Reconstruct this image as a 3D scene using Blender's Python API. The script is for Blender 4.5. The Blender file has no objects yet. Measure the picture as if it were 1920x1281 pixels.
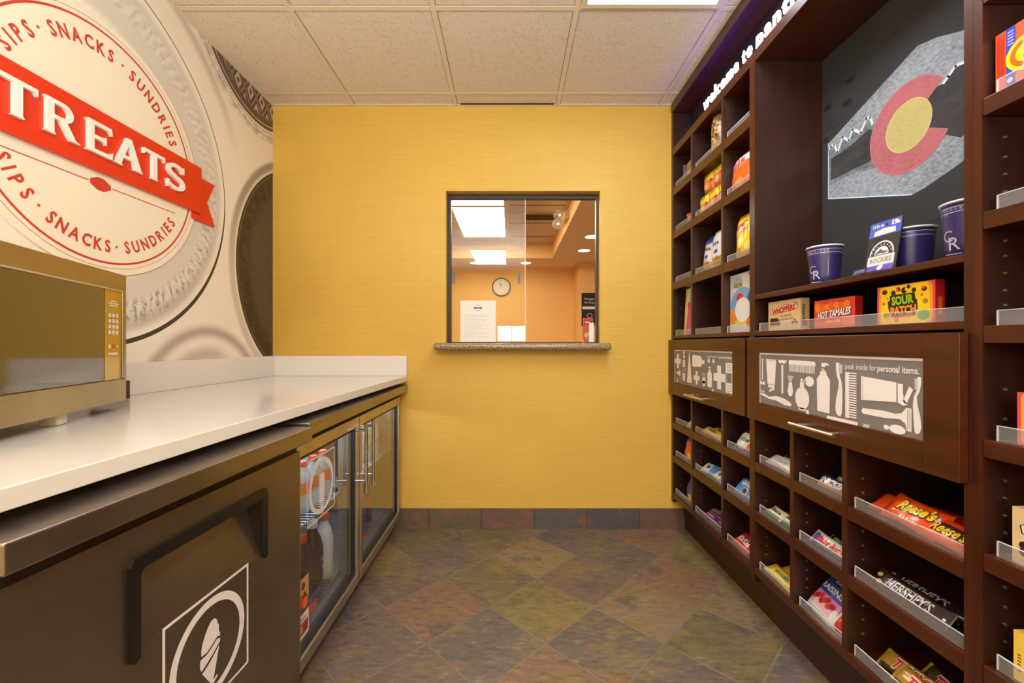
import bpy, math, random
from mathutils import Matrix, Vector
random.seed(7)
C = bpy.context.scene.collection
sc = bpy.context.scene

# ------------------------------------------------------------------ camera, light, exposure
FPX = 800.0                      # focal length in pixels of a 1920 px wide frame
CAMZ = 1.092
cam_d = bpy.data.cameras.new('camera'); cam = bpy.data.objects.new('camera', cam_d); C.objects.link(cam)
cam_d.sensor_width = 36.0; cam_d.lens = 36.0 * FPX / 1920.0
cam_d.shift_x = 3.0 / 1920.0; cam_d.shift_y = 4.5 / 1920.0
cam_d.clip_start = 0.02; cam_d.clip_end = 60
cam.location = (0, 0, CAMZ); cam.rotation_euler = (math.pi / 2, 0, 0)
sc.camera = cam
w = bpy.data.worlds.new('world'); sc.world = w; w.use_nodes = True
w.node_tree.nodes['Background'].inputs[0].default_value = (0.9, 0.95, 1.0, 1)
w.node_tree.nodes['Background'].inputs[1].default_value = 0.3
sc.view_settings.view_transform = 'Standard'; sc.view_settings.look = 'None'
sc.view_settings.exposure = 0.74; sc.view_settings.gamma = 1.0; sc.view_settings.use_curve_mapping = False
TROFFER_E = 7.5                  # emission of the shop's ceiling lights
OFFICE_E = 12.0
# added fill lamp, unseen behind the camera, aimed up to brighten ceiling and walls
fl = bpy.data.lights.new('added_ceiling_fill', 'AREA'); fl.shape = 'RECTANGLE'; fl.size = 1.6; fl.size_y = 1.6; fl.energy = 115; fl.color = (.80, .92, 1.0)
flo = bpy.data.objects.new('added_ceiling_fill', fl); C.objects.link(flo); flo.location = (0, -1.1, 1.35); flo.rotation_euler = (math.pi, 0, 0)
sc.cycles.max_bounces = 10; sc.cycles.transparent_max_bounces = 16
sc.cycles.sample_clamp_indirect = 6.0
try: sc.cycles.use_denoising = True
except Exception: pass

# ------------------------------------------------------------------ materials
def lin(c):
    c = c / 255.0
    return c / 12.92 if c <= 0.04045 else ((c + 0.055) / 1.055) ** 2.4
def L3(rgb): return (lin(rgb[0]), lin(rgb[1]), lin(rgb[2]), 1.0)
def lerp(a, b, t): return tuple(a[i] + (b[i] - a[i]) * t for i in range(len(a)))
MATS = {}
def newmat(name):
    m = bpy.data.materials.new(name); m.use_nodes = True
    nt = m.node_tree; b = nt.nodes['Principled BSDF']; return m, nt, b
def P(name, rgb, rough=0.5, metal=0.0, coat=0.0, emit=None, es=1.0, spec=None):
    if name in MATS: return MATS[name]
    m, nt, b = newmat(name)
    b.inputs['Base Color'].default_value = L3(rgb); b.inputs['Roughness'].default_value = rough
    b.inputs['Metallic'].default_value = metal
    if coat: b.inputs['Coat Weight'].default_value = coat; b.inputs['Coat Roughness'].default_value = 0.08
    if spec is not None: b.inputs['Specular IOR Level'].default_value = spec
    if emit: b.inputs['Emission Color'].default_value = L3(emit); b.inputs['Emission Strength'].default_value = es
    MATS[name] = m; return m
class NT:
    """small helper for node maths"""
    def __init__(s, nt): s.nt = nt
    def n(s, t, **kw):
        x = s.nt.nodes.new(t)
        for k, v in kw.items(): setattr(x, k, v)
        return x
    def put(s, sock, v):
        if isinstance(v, (int, float)): sock.default_value = v
        elif isinstance(v, tuple): sock.default_value = v
        else: s.nt.links.new(v, sock)
    def m(s, op, a, b=0.0, c=0.0, clamp=False):
        x = s.n('ShaderNodeMath', operation=op); x.use_clamp = clamp
        s.put(x.inputs[0], a); s.put(x.inputs[1], b); s.put(x.inputs[2], c); return x.outputs[0]
    def pos(s):
        g = s.n('ShaderNodeNewGeometry'); sp = s.n('ShaderNodeSeparateXYZ'); s.nt.links.new(g.outputs['Position'], sp.inputs[0])
        return g.outputs['Position'], sp.outputs[0], sp.outputs[1], sp.outputs[2]
    def obj(s):
        g = s.n('ShaderNodeTexCoord'); return g.outputs['Object']
    def mapping(s, vec, scale=(1, 1, 1), rot=(0, 0, 0)):
        x = s.n('ShaderNodeMapping'); s.nt.links.new(vec, x.inputs[0]); x.inputs['Scale'].default_value = scale
        x.inputs['Rotation'].default_value = rot; return x.outputs[0]
    def noise(s, vec, scale, detail=3, rough=0.55, out='Fac'):
        x = s.n('ShaderNodeTexNoise'); s.nt.links.new(vec, x.inputs['Vector']); x.inputs['Scale'].default_value = scale
        x.inputs['Detail'].default_value = detail; x.inputs['Roughness'].default_value = rough; return x.outputs[out]
    def comb(s, a, b, c=0.0):
        x = s.n('ShaderNodeCombineXYZ'); s.put(x.inputs[0], a); s.put(x.inputs[1], b); s.put(x.inputs[2], c); return x.outputs[0]
    def ramp(s, fac, stops, interp='LINEAR'):
        x = s.n('ShaderNodeValToRGB'); s.nt.links.new(fac, x.inputs[0]); cr = x.color_ramp; cr.interpolation = interp
        while len(cr.elements) < len(stops): cr.elements.new(0.5)
        for e, (p, c) in zip(cr.elements, stops): e.position = p; e.color = c
        return x.outputs[0]
    def mix(s, f, a, b, mode='MIX'):
        x = s.n('ShaderNodeMix', data_type='RGBA', blend_type=mode); s.put(x.inputs[0], f)
        s.put(x.inputs[6], a); s.put(x.inputs[7], b); return x.outputs[2]
    def step(s, v, a, b):
        x = s.n('ShaderNodeMapRange', interpolation_type='SMOOTHSTEP'); s.put(x.inputs[0], v)
        x.inputs[1].default_value = a; x.inputs[2].default_value = b; return x.outputs[0]
    def band(s, v, a, b, soft=0.002):
        return s.m('MULTIPLY', s.step(v, a - soft, a + soft), s.m('SUBTRACT', 1.0, s.step(v, b - soft, b + soft)))
    def bump(s, h, strength=0.3, dist=0.01):
        x = s.n('ShaderNodeBump'); s.put(x.inputs['Height'], h); x.inputs['Strength'].default_value = strength
        x.inputs['Distance'].default_value = dist; return x.outputs[0]

def wood_mat(name, dark, light, vertical=True, rough=0.33):
    m, nt, b = newmat(name); t = NT(nt)
    p = t.pos()[0]
    v = t.mapping(p, (14, 14, 1.2) if vertical else (14, 1.2, 14))
    n1 = t.noise(v, 3.0, 5, 0.6); n2 = t.noise(p, 3.5, 2)
    f = t.m('ADD', t.m('MULTIPLY', n1, 0.65), t.m('MULTIPLY', n2, 0.35))
    col = t.ramp(f, [(0.3, L3(dark)), (0.7, L3(light))])
    nt.links.new(col, b.inputs['Base Color']); b.inputs['Roughness'].default_value = rough
    b.inputs['Coat Weight'].default_value = 0.08; b.inputs['Coat Roughness'].default_value = 0.25
    nt.links.new(t.bump(n1, 0.04, 0.002), b.inputs['Normal'])
    return m
WOOD = wood_mat('dark_cherry_wood_vertical_grain', (44, 15, 4), (80, 30, 9))
WOODH = wood_mat('dark_cherry_wood_horizontal_grain', (48, 17, 4), (84, 33, 9), vertical=False)
WOOD_SHADE = wood_mat('cherry_wood_darkened_for_shade', (34, 15, 8), (58, 27, 13), rough=0.42)  # same cherry wood, colour darkened to stand for shade inside the shelving
BLACKIN = P('cabinet_back_dark', (24, 17, 14), 0.6)

def steel_mat(name, rgb, rough, vert=True):
    m, nt, b = newmat(name); t = NT(nt); p = t.pos()[0]
    n = t.noise(t.mapping(p, (2, 2, 160) if not vert else (160, 160, 2)), 2.0, 3)
    sm = t.noise(p, 7.0, 4)
    b.inputs['Metallic'].default_value = 1.0
    nt.links.new(t.ramp(sm, [(0.3, L3(lerp(rgb, (0, 0, 0), 0.10))), (0.7, L3(rgb))]), b.inputs['Base Color'])
    nt.links.new(t.m('ADD', t.m('MULTIPLY', n, 0.03), t.m('ADD', rough, t.m('MULTIPLY', sm, 0.05))), b.inputs['Roughness'])
    return m
STEEL = steel_mat('brushed_stainless_steel', (166, 156, 146), 0.30, vert=False)
STEELD = steel_mat('brushed_stainless_door_steel', (150, 138, 126), 0.36, vert=False)
CHROME = P('chrome', (225, 225, 225), 0.08, 1.0)
BRUSHN = P('brushed_nickel', (225, 215, 200), 0.3, 1.0)
BLACK = P('black_plastic', (18, 17, 17), 0.35)
WHITE = P('white_print', (232, 226, 222), 0.5)
QUARTZ = P('white_quartz', (222, 216, 210), 0.16, coat=0.3)

def glass_mat(name, tint=(1, 1, 1), haze=0.0, ior=1.5, boost=1.0, body=(0.8, 0.8, 0.8)):
    m = bpy.data.materials.new(name); m.use_nodes = True; nt = m.node_tree; nt.nodes.clear(); t = NT(nt)
    out = t.n('ShaderNodeOutputMaterial'); tr = t.n('ShaderNodeBsdfTransparent'); tr.inputs[0].default_value = (*tint, 1)
    gl = t.n('ShaderNodeBsdfGlossy'); gl.inputs['Roughness'].default_value = 0.01
    fr = t.n('ShaderNodeFresnel'); fr.inputs[0].default_value = ior
    geo = t.n('ShaderNodeNewGeometry'); mx = t.n('ShaderNodeMixShader'); nt.links.new(t.m('MULTIPLY', t.m('MULTIPLY', fr.outputs[0], boost, clamp=True), t.m('SUBTRACT', 1.0, geo.outputs['Backfacing'])), mx.inputs[0])
    nt.links.new(tr.outputs[0], mx.inputs[1]); nt.links.new(gl.outputs[0], mx.inputs[2])
    last = mx.outputs[0]
    if haze > 0:
        df = t.n('ShaderNodeBsdfDiffuse'); df.inputs[0].default_value = (*body, 1)
        tl = t.n('ShaderNodeBsdfTranslucent'); tl.inputs[0].default_value = (*body, 1)
        ad = t.n('ShaderNodeMixShader'); ad.inputs[0].default_value = 0.2
        nt.links.new(df.outputs[0], ad.inputs[1]); nt.links.new(tl.outputs[0], ad.inputs[2])
        m2 = t.n('ShaderNodeMixShader'); m2.inputs[0].default_value = haze
        nt.links.new(last, m2.inputs[1]); nt.links.new(ad.outputs[0], m2.inputs[2]); last = m2.outputs[0]
    nt.links.new(last, out.inputs[0]); return m
GLASS = glass_mat('clear_window_glass', (0.97, 0.98, 0.97), ior=1.5, boost=2.0)
FGLASS = glass_mat('fridge_door_glass', (0.96, 0.97, 0.97), ior=1.5, boost=2.1)
ACRYLIC = glass_mat('frosted_clear_acrylic', (0.97, 0.97, 0.97), haze=0.13)
ACREDGE = glass_mat('acrylic_cut_edge', (0.9, 0.9, 0.9), haze=0.6, body=(0.95, 0.95, 0.95))
PET = glass_mat('clear_bottle_plastic', (0.85, 0.92, 0.95), haze=0.35, body=(0.8, 0.9, 0.95))

def yellow_wall():
    m, nt, b = newmat('mustard_grasscloth_wallpaper'); t = NT(nt); p, x, y, z = t.pos()
    s1 = t.noise(t.mapping(p, (2.5, 2.5, 120)), 1.6, 4, 0.7); s2 = t.noise(t.mapping(p, (30, 30, 3)), 1.0, 2); s3 = t.noise(p, 1.3, 2)
    f = t.m('ADD', t.m('MULTIPLY', s1, 0.55), t.m('ADD', t.m('MULTIPLY', s2, 0.1), t.m('MULTIPLY', s3, 0.35)))
    nt.links.new(t.ramp(f, [(0.3, L3((202, 158, 58))), (0.7, L3((222, 180, 78)))]), b.inputs['Base Color'])
    b.inputs['Roughness'].default_value = 0.55; nt.links.new(t.bump(s1, 0.08, 0.002), b.inputs['Normal']); return m
YWALL = yellow_wall()
OWALL = P('office_orange_wall', (240, 190, 116), 0.6)
OSOFF = P('office_soffit_paint', (238, 214, 190), 0.7)

def ceiling_mat(name, c1, c2):
    m, nt, b = newmat(name); t = NT(nt); p = t.pos()[0]
    n = t.noise(p, 170, 3, 0.7); n2 = t.noise(p, 45, 2)
    f = t.m('ADD', t.m('MULTIPLY', n, 0.75), t.m('MULTIPLY', n2, 0.25))
    nt.links.new(t.ramp(f, [(0.34, L3(c1)), (0.46, L3(c2)), (1.0, L3(c2))]), b.inputs['Base Color'])
    b.inputs['Roughness'].default_value = 0.9; nt.links.new(t.bump(n, 0.35, 0.003), b.inputs['Normal']); return m
CTILE = ceiling_mat('mineral_fibre_ceiling_tile', (168, 148, 128), (222, 205, 184))
TBAR = P('ceiling_grid_bar', (218, 202, 176), 0.45)
GAP = P('dark_gap', (40, 34, 28), 0.9)

def slate_floor():
    m, nt, b = newmat('slate_floor_tiles'); t = NT(nt); p, x, y, z = t.pos()
    k = 1.0 / math.sqrt(2) / 0.306
    px = t.m('SUBTRACT', x, 0.775); py = t.m('SUBTRACT', y, 1.768)
    a = t.m('MULTIPLY', t.m('ADD', px, py), k); c = t.m('MULTIPLY', t.m('SUBTRACT', py, px), k)
    fa, fc = t.m('FRACT', a), t.m('FRACT', c)
    da = t.m('MINIMUM', fa, t.m('SUBTRACT', 1.0, fa)); dc = t.m('MINIMUM', fc, t.m('SUBTRACT', 1.0, fc))
    wob = t.m('MULTIPLY', t.m('SUBTRACT', t.noise(p, 30, 3), 0.5), 0.012)
    d = t.m('ADD', t.m('MINIMUM', da, dc), wob)
    cid = t.comb(t.m('FLOOR', a), t.m('FLOOR', c))
    wn = t.n('ShaderNodeTexWhiteNoise'); nt.links.new(cid, wn.inputs['Vector'])
    base = t.ramp(wn.outputs['Value'], [(0.0, L3((106, 92, 66))), (0.16, L3((126, 104, 80))), (0.3, L3((98, 86, 80))), (0.45, L3((118, 102, 64))),
                                        (0.6, L3((124, 90, 74))), (0.72, L3((106, 86, 78))), (0.85, L3((130, 110, 78))), (1.0, L3((88, 78, 74)))], 'CONSTANT')
    off = t.n('ShaderNodeVectorMath', operation='MULTIPLY_ADD'); nt.links.new(wn.outputs['Color'], off.inputs[0])
    off.inputs[1].default_value = (9, 9, 9); nt.links.new(p, off.inputs[2]); q = off.outputs[0]
    big = t.noise(q, 5.5, 5, 0.65); streak = t.noise(t.mapping(q, (1, 3.2, 1), (0, 0, 0.6)), 20, 6, 0.75); big2 = t.noise(q, 9.0, 4, 0.6)
    col = t.mix(t.m('MULTIPLY', t.step(big, 0.50, 0.66), 0.75), base, L3((122, 102, 58)))
    col = t.mix(t.m('MULTIPLY', t.step(big2, 0.60, 0.72), 0.5), col, L3((142, 84, 52)))
    col = t.mix(t.m('MULTIPLY', t.m('SUBTRACT', 1.0, t.step(big, 0.34, 0.45)), 0.7), col, L3((74, 72, 70)))
    col = t.mix(t.m('MULTIPLY', t.step(streak, 0.50, 0.66), 0.6), col, L3((64, 58, 46)))
    col = t.mix(t.m('MULTIPLY', t.m('SUBTRACT', 1.0, t.step(streak, 0.34, 0.46)), 0.5), col, L3((158, 136, 98)))
    gm = t.m('SUBTRACT', 1.0, t.step(d, 0.009, 0.017))
    col = t.mix(gm, col, t.mix(t.noise(p, 3.2, 2), L3((88, 78, 66)), L3((136, 120, 98))))
    nt.links.new(col, b.inputs['Base Color'])
    nt.links.new(t.m('ADD', 0.30, t.m('MULTIPLY', streak, 0.32)), b.inputs['Roughness'])
    hgt = t.m('SUBTRACT', t.m('ADD', t.m('MULTIPLY', big, 0.5), t.m('MULTIPLY', streak, 0.5)), t.m('MULTIPLY', gm, 0.8))
    nt.links.new(t.bump(hgt, 0.28, 0.006), b.inputs['Normal']); return m
SLATE = slate_floor()
def slate_base():
    m, nt, b = newmat('slate_skirting_tiles'); t = NT(nt); p, x, y, z = t.pos()
    a = t.m('DIVIDE', t.m('ADD', x, 0.497 + 3.1), 0.3115); fa = t.m('FRACT', a)
    d = t.m('MINIMUM', fa, t.m('SUBTRACT', 1.0, fa))
    wn = t.n('ShaderNodeTexWhiteNoise', noise_dimensions='1D'); nt.links.new(t.m('FLOOR', a), wn.inputs['W'])
    base = t.ramp(wn.outputs['Value'], [(0.0, L3((84, 78, 76))), (0.3, L3((104, 76, 66))), (0.5, L3((98, 84, 64))), (0.75, L3((78, 74, 74)))], 'CONSTANT')
    n = t.noise(t.mapping(p, (1, 1, 3)), 14, 5, 0.65); n2 = t.noise(p, 9, 4)
    col = t.mix(t.m('MULTIPLY', t.step(n2, 0.52, 0.66), 0.6), base, L3((136, 84, 48)))
    col = t.mix(t.m('MULTIPLY', t.step(n, 0.5, 0.7), 0.5), col, L3((62, 56, 52)))
    col = t.mix(t.m('SUBTRACT', 1.0, t.step(d, 0.006, 0.012)), col, L3((56, 50, 46)))
    nt.links.new(col, b.inputs['Base Color']); b.inputs['Roughness'].default_value = 0.5
    nt.links.new(t.bump(n, 0.3, 0.004), b.inputs['Normal']); return m
SBASE = slate_base()
def granite():
    m, nt, b = newmat('speckled_granite'); t = NT(nt); p = t.pos()[0]
    n = t.noise(p, 160, 3, 0.7); n2 = t.noise(p, 60, 3, 0.6)
    col = t.ramp(n, [(0.36, L3((52, 38, 28))), (0.44, L3((132, 106, 74))), (0.58, L3((168, 142, 104))), (0.7, L3((206, 186, 150)))])
    nt.links.new(t.mix(t.m('MULTIPLY', t.step(n2, 0.5, 0.7), 0.4), col, L3((110, 82, 54))), b.inputs['Base Color'])
    b.inputs['Roughness'].default_value = 0.18; return m
GRANITE = granite()

def mural():
    m, nt, b = newmat('printed_jar_lid_mural'); t = NT(nt); p, x, y, z = t.pos()
    def dist(cy, cz, wob=0.0):
        dy, dz = t.m('SUBTRACT', y, cy), t.m('SUBTRACT', z, cz)
        return t.m('SQRT', t.m('ADD', t.m('MULTIPLY', dy, dy), t.m('MULTIPLY', dz, dz))), dy, dz
    n1 = t.noise(p, 26, 4, 0.6); n2 = t.noise(p, 60, 3, 0.6); n3 = t.noise(p, 2.0, 2)
    col = t.mix(n3, L3((246, 238, 226)), L3((238, 226, 210)))
    # purple-grey glass reflections
    d1, dy1, dz1 = dist(1.42, 1.77)
    ang = t.m('ARCTAN2', dz1, dy1)
    arc = t.m('MULTIPLY', t.band(d1, 0.815, 0.85, 0.03), t.band(ang, 0.55, 1.35, 0.25))
    col = t.mix(t.m('MULTIPLY', arc, 0.55), col, L3((150, 124, 118)))
    # lower glass arch
    d4, dy4, dz4 = dist(1.99, 0.745)
    g4 = t.m('MULTIPLY', t.band(d4, 0.385, 0.425, 0.03), 0.75)
    col = t.mix(g4, col, L3((134, 108, 104)))
    low = t.m('MULTIPLY', t.band(d4, 0.27, 0.33, 0.03), t.band(t.m('ARCTAN2', dz4, dy4), 1.2, 3.0, 0.3))
    col = t.mix(t.m('MULTIPLY', low, 0.6), col, L3((160, 134, 130)))
    # right dark lid
    d3, dy3, dz3 = dist(2.85, 1.53)
    col = t.mix(t.m('MULTIPLY', t.band(d3, 0.67, 0.715, 0.014), t.m('ADD', 0.35, t.m('MULTIPLY', t.step(dz3, -0.2, 0.5), 0.45))), col, L3((128, 104, 98)))
    col = t.mix(t.m('SUBTRACT', 1.0, t.step(d3, 0.655, 0.662)), col, t.mix(t.step(n1, 0.4, 0.65), L3((46, 38, 30)), L3((72, 60, 48))))
    col = t.mix(t.m('MULTIPLY', t.band(d3, 0.640, 0.6435, 0.0015), 0.6), col, L3((150, 138, 120)))
    col = t.mix(t.m('MULTIPLY', t.m('SUBTRACT', 1.0, t.step(d3, 0.50, 0.58)), 0.55), col, L3((98, 80, 72)))
    # top lid with a diamond pattern
    d2, dy2, dz2 = dist(2.38, 2.80)
    col = t.mix(t.m('MULTIPLY', t.band(d2, 0.49, 0.545, 0.012), t.m('MULTIPLY', t.step(n1, 0.35, 0.6), 0.5)), col, L3((140, 122, 112)))
    col = t.mix(t.m('MULTIPLY', t.band(d2, 0.515, 0.519, 0.0015), 0.8), col, L3((90, 78, 72)))
    col = t.mix(t.m('MULTIPLY', t.band(d2, 0.487, 0.490, 0.0015), 0.9), col, L3((70, 60, 56)))
    ka = t.m('FRACT', t.m('MULTIPLY', t.m('ADD', y, t.m('MULTIPLY', z, 0.62)), 9.5)); kb = t.m('FRACT', t.m('MULTIPLY', t.m('SUBTRACT', y, t.m('MULTIPLY', z, 0.62)), 9.5))
    da = t.m('ABSOLUTE', t.m('SUBTRACT', ka, 0.5)); db = t.m('ABSOLUTE', t.m('SUBTRACT', kb, 0.5)); dd = t.m('MAXIMUM', da, db)
    dia = t.ramp(dd, [(0.0, L3((70, 56, 52))), (0.10, L3((96, 78, 72))), (0.14, L3((198, 178, 160))), (0.27, L3((176, 154, 140))), (0.33, L3((70, 54, 50))), (0.40, L3((54, 42, 40))), (0.44, L3((160, 138, 126))), (0.5, L3((110, 90, 84)))])
    inner = t.mix(t.step(d2, 0.40, 0.43), dia, t.mix(n1, L3((74, 58, 54)), L3((112, 92, 86))))
    inner = t.mix(t.band(d2, 0.452, 0.458, 0.002), inner, L3((200, 184, 170)))
    col = t.mix(t.m('SUBTRACT', 1.0, t.step(d2, 0.475, 0.479)), col, inner)
    # main jar: embossed glass ring and dark outline
    col = t.mix(t.m('SUBTRACT', 1.0, t.step(d1, 0.70, 0.71)), col, L3((242, 234, 220)))
    ringg = t.band(d1, 0.46, 0.655, 0.02)
    col = t.mix(t.m('MULTIPLY', ringg, 0.65), col, t.mix(n2, L3((212, 206, 198)), L3((190, 184, 178))))
    beads = t.m('MULTIPLY', t.band(d1, 0.545, 0.625, 0.012), 1.0)
    wv = t.m('SINE', t.m('ADD', t.m('MULTIPLY', ang, 95.0), t.m('ADD', t.m('MULTIPLY', n1, 14.0), t.m('MULTIPLY', d1, 60.0))))
    col = t.mix(t.m('MULTIPLY', beads, t.m('MULTIPLY', t.step(wv, 0.1, 0.9), 0.55)), col, L3((238, 230, 216)))
    lowdark = t.step(dz1, 0.1, -0.6)
    sh = t.m('MULTIPLY', t.step(wv, -0.1, -0.95), t.m('ADD', 0.18, t.m('MULTIPLY', t.step(dz1, 0.2, -0.45), 0.55)))
    col = t.mix(t.m('MULTIPLY', beads, t.m('MULTIPLY', sh, t.step(n2, 0.4, 0.6))), col, L3((110, 96, 90)))
    col = t.mix(t.m('MULTIPLY', t.band(d1, 0.60, 0.645, 0.02), t.m('MULTIPLY', t.step(dz1, 0.0, -0.5), 0.45)), col, L3((172, 148, 142)))
    wl = t.m('ADD', 0.0022, t.m('MULTIPLY', t.step(dz1, 0.15, -0.55), 0.0065))
    line = t.m('SUBTRACT', 1.0, t.step(t.m('SUBTRACT', t.m('ABSOLUTE', t.m('SUBTRACT', d1, 0.686)), wl), -0.0008, 0.0012))
    col = t.mix(line, col, L3((62, 52, 48)))
    nt.links.new(col, b.inputs['Base Color']); b.inputs['Roughness'].default_value = 0.4; return m
MURAL = mural()

# ------------------------------------------------------------------ mesh builder
_tc = {}
def text_geo(s, bold=0.0, ext=0.0, res=2):
    key = (s, bold, ext, res)
    if key in _tc: return _tc[key]
    cu = bpy.data.curves.new('tmp_text', 'FONT'); cu.body = s; cu.size = 1.0; cu.offset = bold; cu.extrude = ext
    cu.resolution_u = res; cu.align_x = 'CENTER'; cu.align_y = 'BOTTOM_BASELINE'
    o = bpy.data.objects.new('tmp_text', cu); C.objects.link(o)
    dg = bpy.context.evaluated_depsgraph_get(); dg.update()
    me = bpy.data.meshes.new_from_object(o.evaluated_get(dg))
    vs = [tuple(v.co) for v in me.vertices]; fs = [tuple(p.vertices) for p in me.polygons]
    bpy.data.objects.remove(o); bpy.data.curves.remove(cu); bpy.data.meshes.remove(me)
    xs = [v[0] for v in vs] or [0]; r = (vs, fs, min(xs), max(xs)); _tc[key] = r; return r
I4 = Matrix.Identity(4)
def frame(O, R, U):
    R, U = Vector(R), Vector(U); N = R.cross(U)
    return Matrix(((R[0], U[0], N[0], O[0]), (R[1], U[1], N[1], O[1]), (R[2], U[2], N[2], O[2]), (0, 0, 0, 1)))
class MB:
    def __init__(s): s.v = []; s.f = []; s.mi = []; s.sm = []; s.mats = []; s.M = I4
    def mid(s, m):
        if m not in s.mats: s.mats.append(m)
        return s.mats.index(m)
    def add(s, vs, fs, mat, smooth=False):
        o = len(s.v); M = s.M
        s.v += [tuple(M @ Vector(p)) for p in vs]
        k = s.mid(mat)
        for f in fs: s.f.append(tuple(i + o for i in f)); s.mi.append(k); s.sm.append(smooth)
    def box(s, x0, x1, y0, y1, z0, z1, mat):
        x0, x1 = min(x0, x1), max(x0, x1); y0, y1 = min(y0, y1), max(y0, y1); z0, z1 = min(z0, z1), max(z0, z1)
        vs = [(x, y, z) for z in (z0, z1) for y in (y0, y1) for x in (x0, x1)]
        s.add(vs, [(0, 2, 3, 1), (4, 5, 7, 6), (0, 1, 5, 4), (2, 6, 7, 3), (0, 4, 6, 2), (1, 3, 7, 5)], mat); return s
    def poly(s, pts, h, mat):
        s.add([(a, b, h) for a, b in pts], [tuple(range(len(pts)))], mat); return s
    def rect(s, a0, a1, b0, b1, h, mat): return s.poly([(a0, b0), (a1, b0), (a1, b1), (a0, b1)], h, mat)
    def circ(s, a, b, r, h, mat, ry=None, n=28, a0=0, a1=360):
        ry = ry or r; full = abs(a1 - a0) >= 360; k = n if full else n + 1
        s.poly([(a + r * math.cos(math.radians(a0 + (a1 - a0) * i / n)), b + ry * math.sin(math.radians(a0 + (a1 - a0) * i / n))) for i in range(k)], h, mat); return s
    def ring(s, a, b, r0, r1, h, mat, n=64, a0=0, a1=360, ky=1.0):
        vs = []; fs = []
        for i in range(n + 1):
            t = math.radians(a0 + (a1 - a0) * i / n)
            for r in (r0, r1): vs.append((a + r * math.cos(t), b + r * ky * math.sin(t), h))
        for i in range(n): fs.append((2 * i, 2 * i + 1, 2 * i + 3, 2 * i + 2))
        s.add(vs, fs, mat); return s
    def line(s, pts, wd, h, mat):
        for (a, b), (c, d) in zip(pts, pts[1:]):
            dx, dy = c - a, d - b; l = math.hypot(dx, dy) or 1; nx, ny = -dy / l * wd / 2, dx / l * wd / 2
            ex, ey = dx / l * wd * .3, dy / l * wd * .3
            s.poly([(a - ex + nx, b - ey + ny), (a - ex - nx, b - ey - ny), (c + ex - nx, d + ey - ny), (c + ex + nx, d + ey + ny)], h, mat)
        return s
    def text(s, st, a, b, size, mat, h=0.0005, bold=0.0, ext=0.0, width=None, rot=0.0, slant=0.0, zf=None, align='C', res=2):
        vs, fs, x0, x1 = text_geo(st, bold, ext, res); kx = size
        if width and x1 > x0: kx = width / (x1 - x0)
        off = {'C': -(x0 + x1) / 2, 'L': -x0, 'R': -x1}[align]
        cr, sr = math.cos(rot), math.sin(rot); out = []
        for x, y, z in vs:
            X = (x + off) * kx + y * size * slant; Y = y * size
            X, Y = X * cr - Y * sr + a, X * sr + Y * cr + b
            out.append((X, Y, (zf(X, Y) if zf else 0) + h + z * size))
        s.add(out, fs, mat); return s
    def lathe(s, prof, mat, c=(0, 0), n=28, smooth=True, cap=True, axis='z'):
        vs = []; fs = []
        for r, z in prof:
            for i in range(n):
                t = 2 * math.pi * i / n; vs.append((c[0] + r * math.cos(t), c[1] + r * math.sin(t), z))
        for j in range(len(prof) - 1):
            for i in range(n):
                k = (i + 1) % n; fs.append((j * n + i, j * n + k, (j + 1) * n + k, (j + 1) * n + i))
        if axis == 'y': vs = [(x, z, -y) for x, y, z in vs]
        s.add(vs, fs, mat, smooth)
        if cap:
            m = (len(prof) - 1) * n
            s.add([vs[i] for i in range(n)] + [vs[m + i] for i in range(n)], [tuple(range(n))[::-1], tuple(range(n, 2 * n))], mat)
        return s
    def rod(s, p, q, r, mat, n=12):
        p, q = Vector(p), Vector(q); d = (q - p); L = d.length; d.normalize()
        up = Vector((0, 0, 1)) if abs(d.z) < .9 else Vector((1, 0, 0)); a = d.cross(up).normalized(); b = d.cross(a)
        vs = []
        for e in (p, q):
            for i in range(n):
                t = 2 * math.pi * i / n; vs.append(tuple(e + a * r * math.cos(t) + b * r * math.sin(t)))
        s.add(vs, [(i, (i + 1) % n, n + (i + 1) % n, n + i) for i in range(n)], mat, True)
        s.add(vs, [tuple(range(n))[::-1], tuple(range(n, 2 * n))], mat); return s
    def build(s, name, parent=None, bevel=0.0, seg=2, at=None):
        me = bpy.data.meshes.new(name)
        vv = s.v
        if at is not None: vv = [(x - at[0], y - at[1], z - at[2]) for x, y, z in vv]
        me.from_pydata(vv, [], s.f)
        for m in s.mats: me.materials.append(m)
        me.polygons.foreach_set('material_index', s.mi); me.polygons.foreach_set('use_smooth', s.sm)
        me.update(); o = bpy.data.objects.new(name, me); C.objects.link(o)
        if at is not None: o.location = at
        if parent:
            o.parent = parent; o.matrix_parent_inverse = parent.matrix_basis.inverted()
        if bevel:
            bm = o.modifiers.new('bevel', 'BEVEL'); bm.width = bevel; bm.segments = seg; bm.limit_method = 'ANGLE'; bm.angle_limit = 0.6
            if hasattr(bm, 'harden_normals'): bm.harden_normals = False
        return o
def tag(o, label=None, cat=None, group=None, kind=None):
    if label: o['label'] = label
    if cat: o['category'] = cat
    if group: o['group'] = group
    if kind: o['kind'] = kind
    return o
def struct(o, label): return tag(o, label, 'structure' if 'wall' not in o.name else 'wall', kind='structure')
def thing(name, label, cat, loc=(0, 0, 0), group=None):
    o = bpy.data.objects.new(name, None); C.objects.link(o); o.location = loc; o.empty_display_size = 0.05
    return tag(o, label, cat, group)
def B(name, dims, mat, parent=None, bevel=0.0):
    m = MB(); m.box(*dims, mat); x0, x1, y0, y1, z0, z1 = dims
    return m.build(name, parent, bevel, at=((x0 + x1) / 2, (y0 + y1) / 2, min(z0, z1)))

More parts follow.
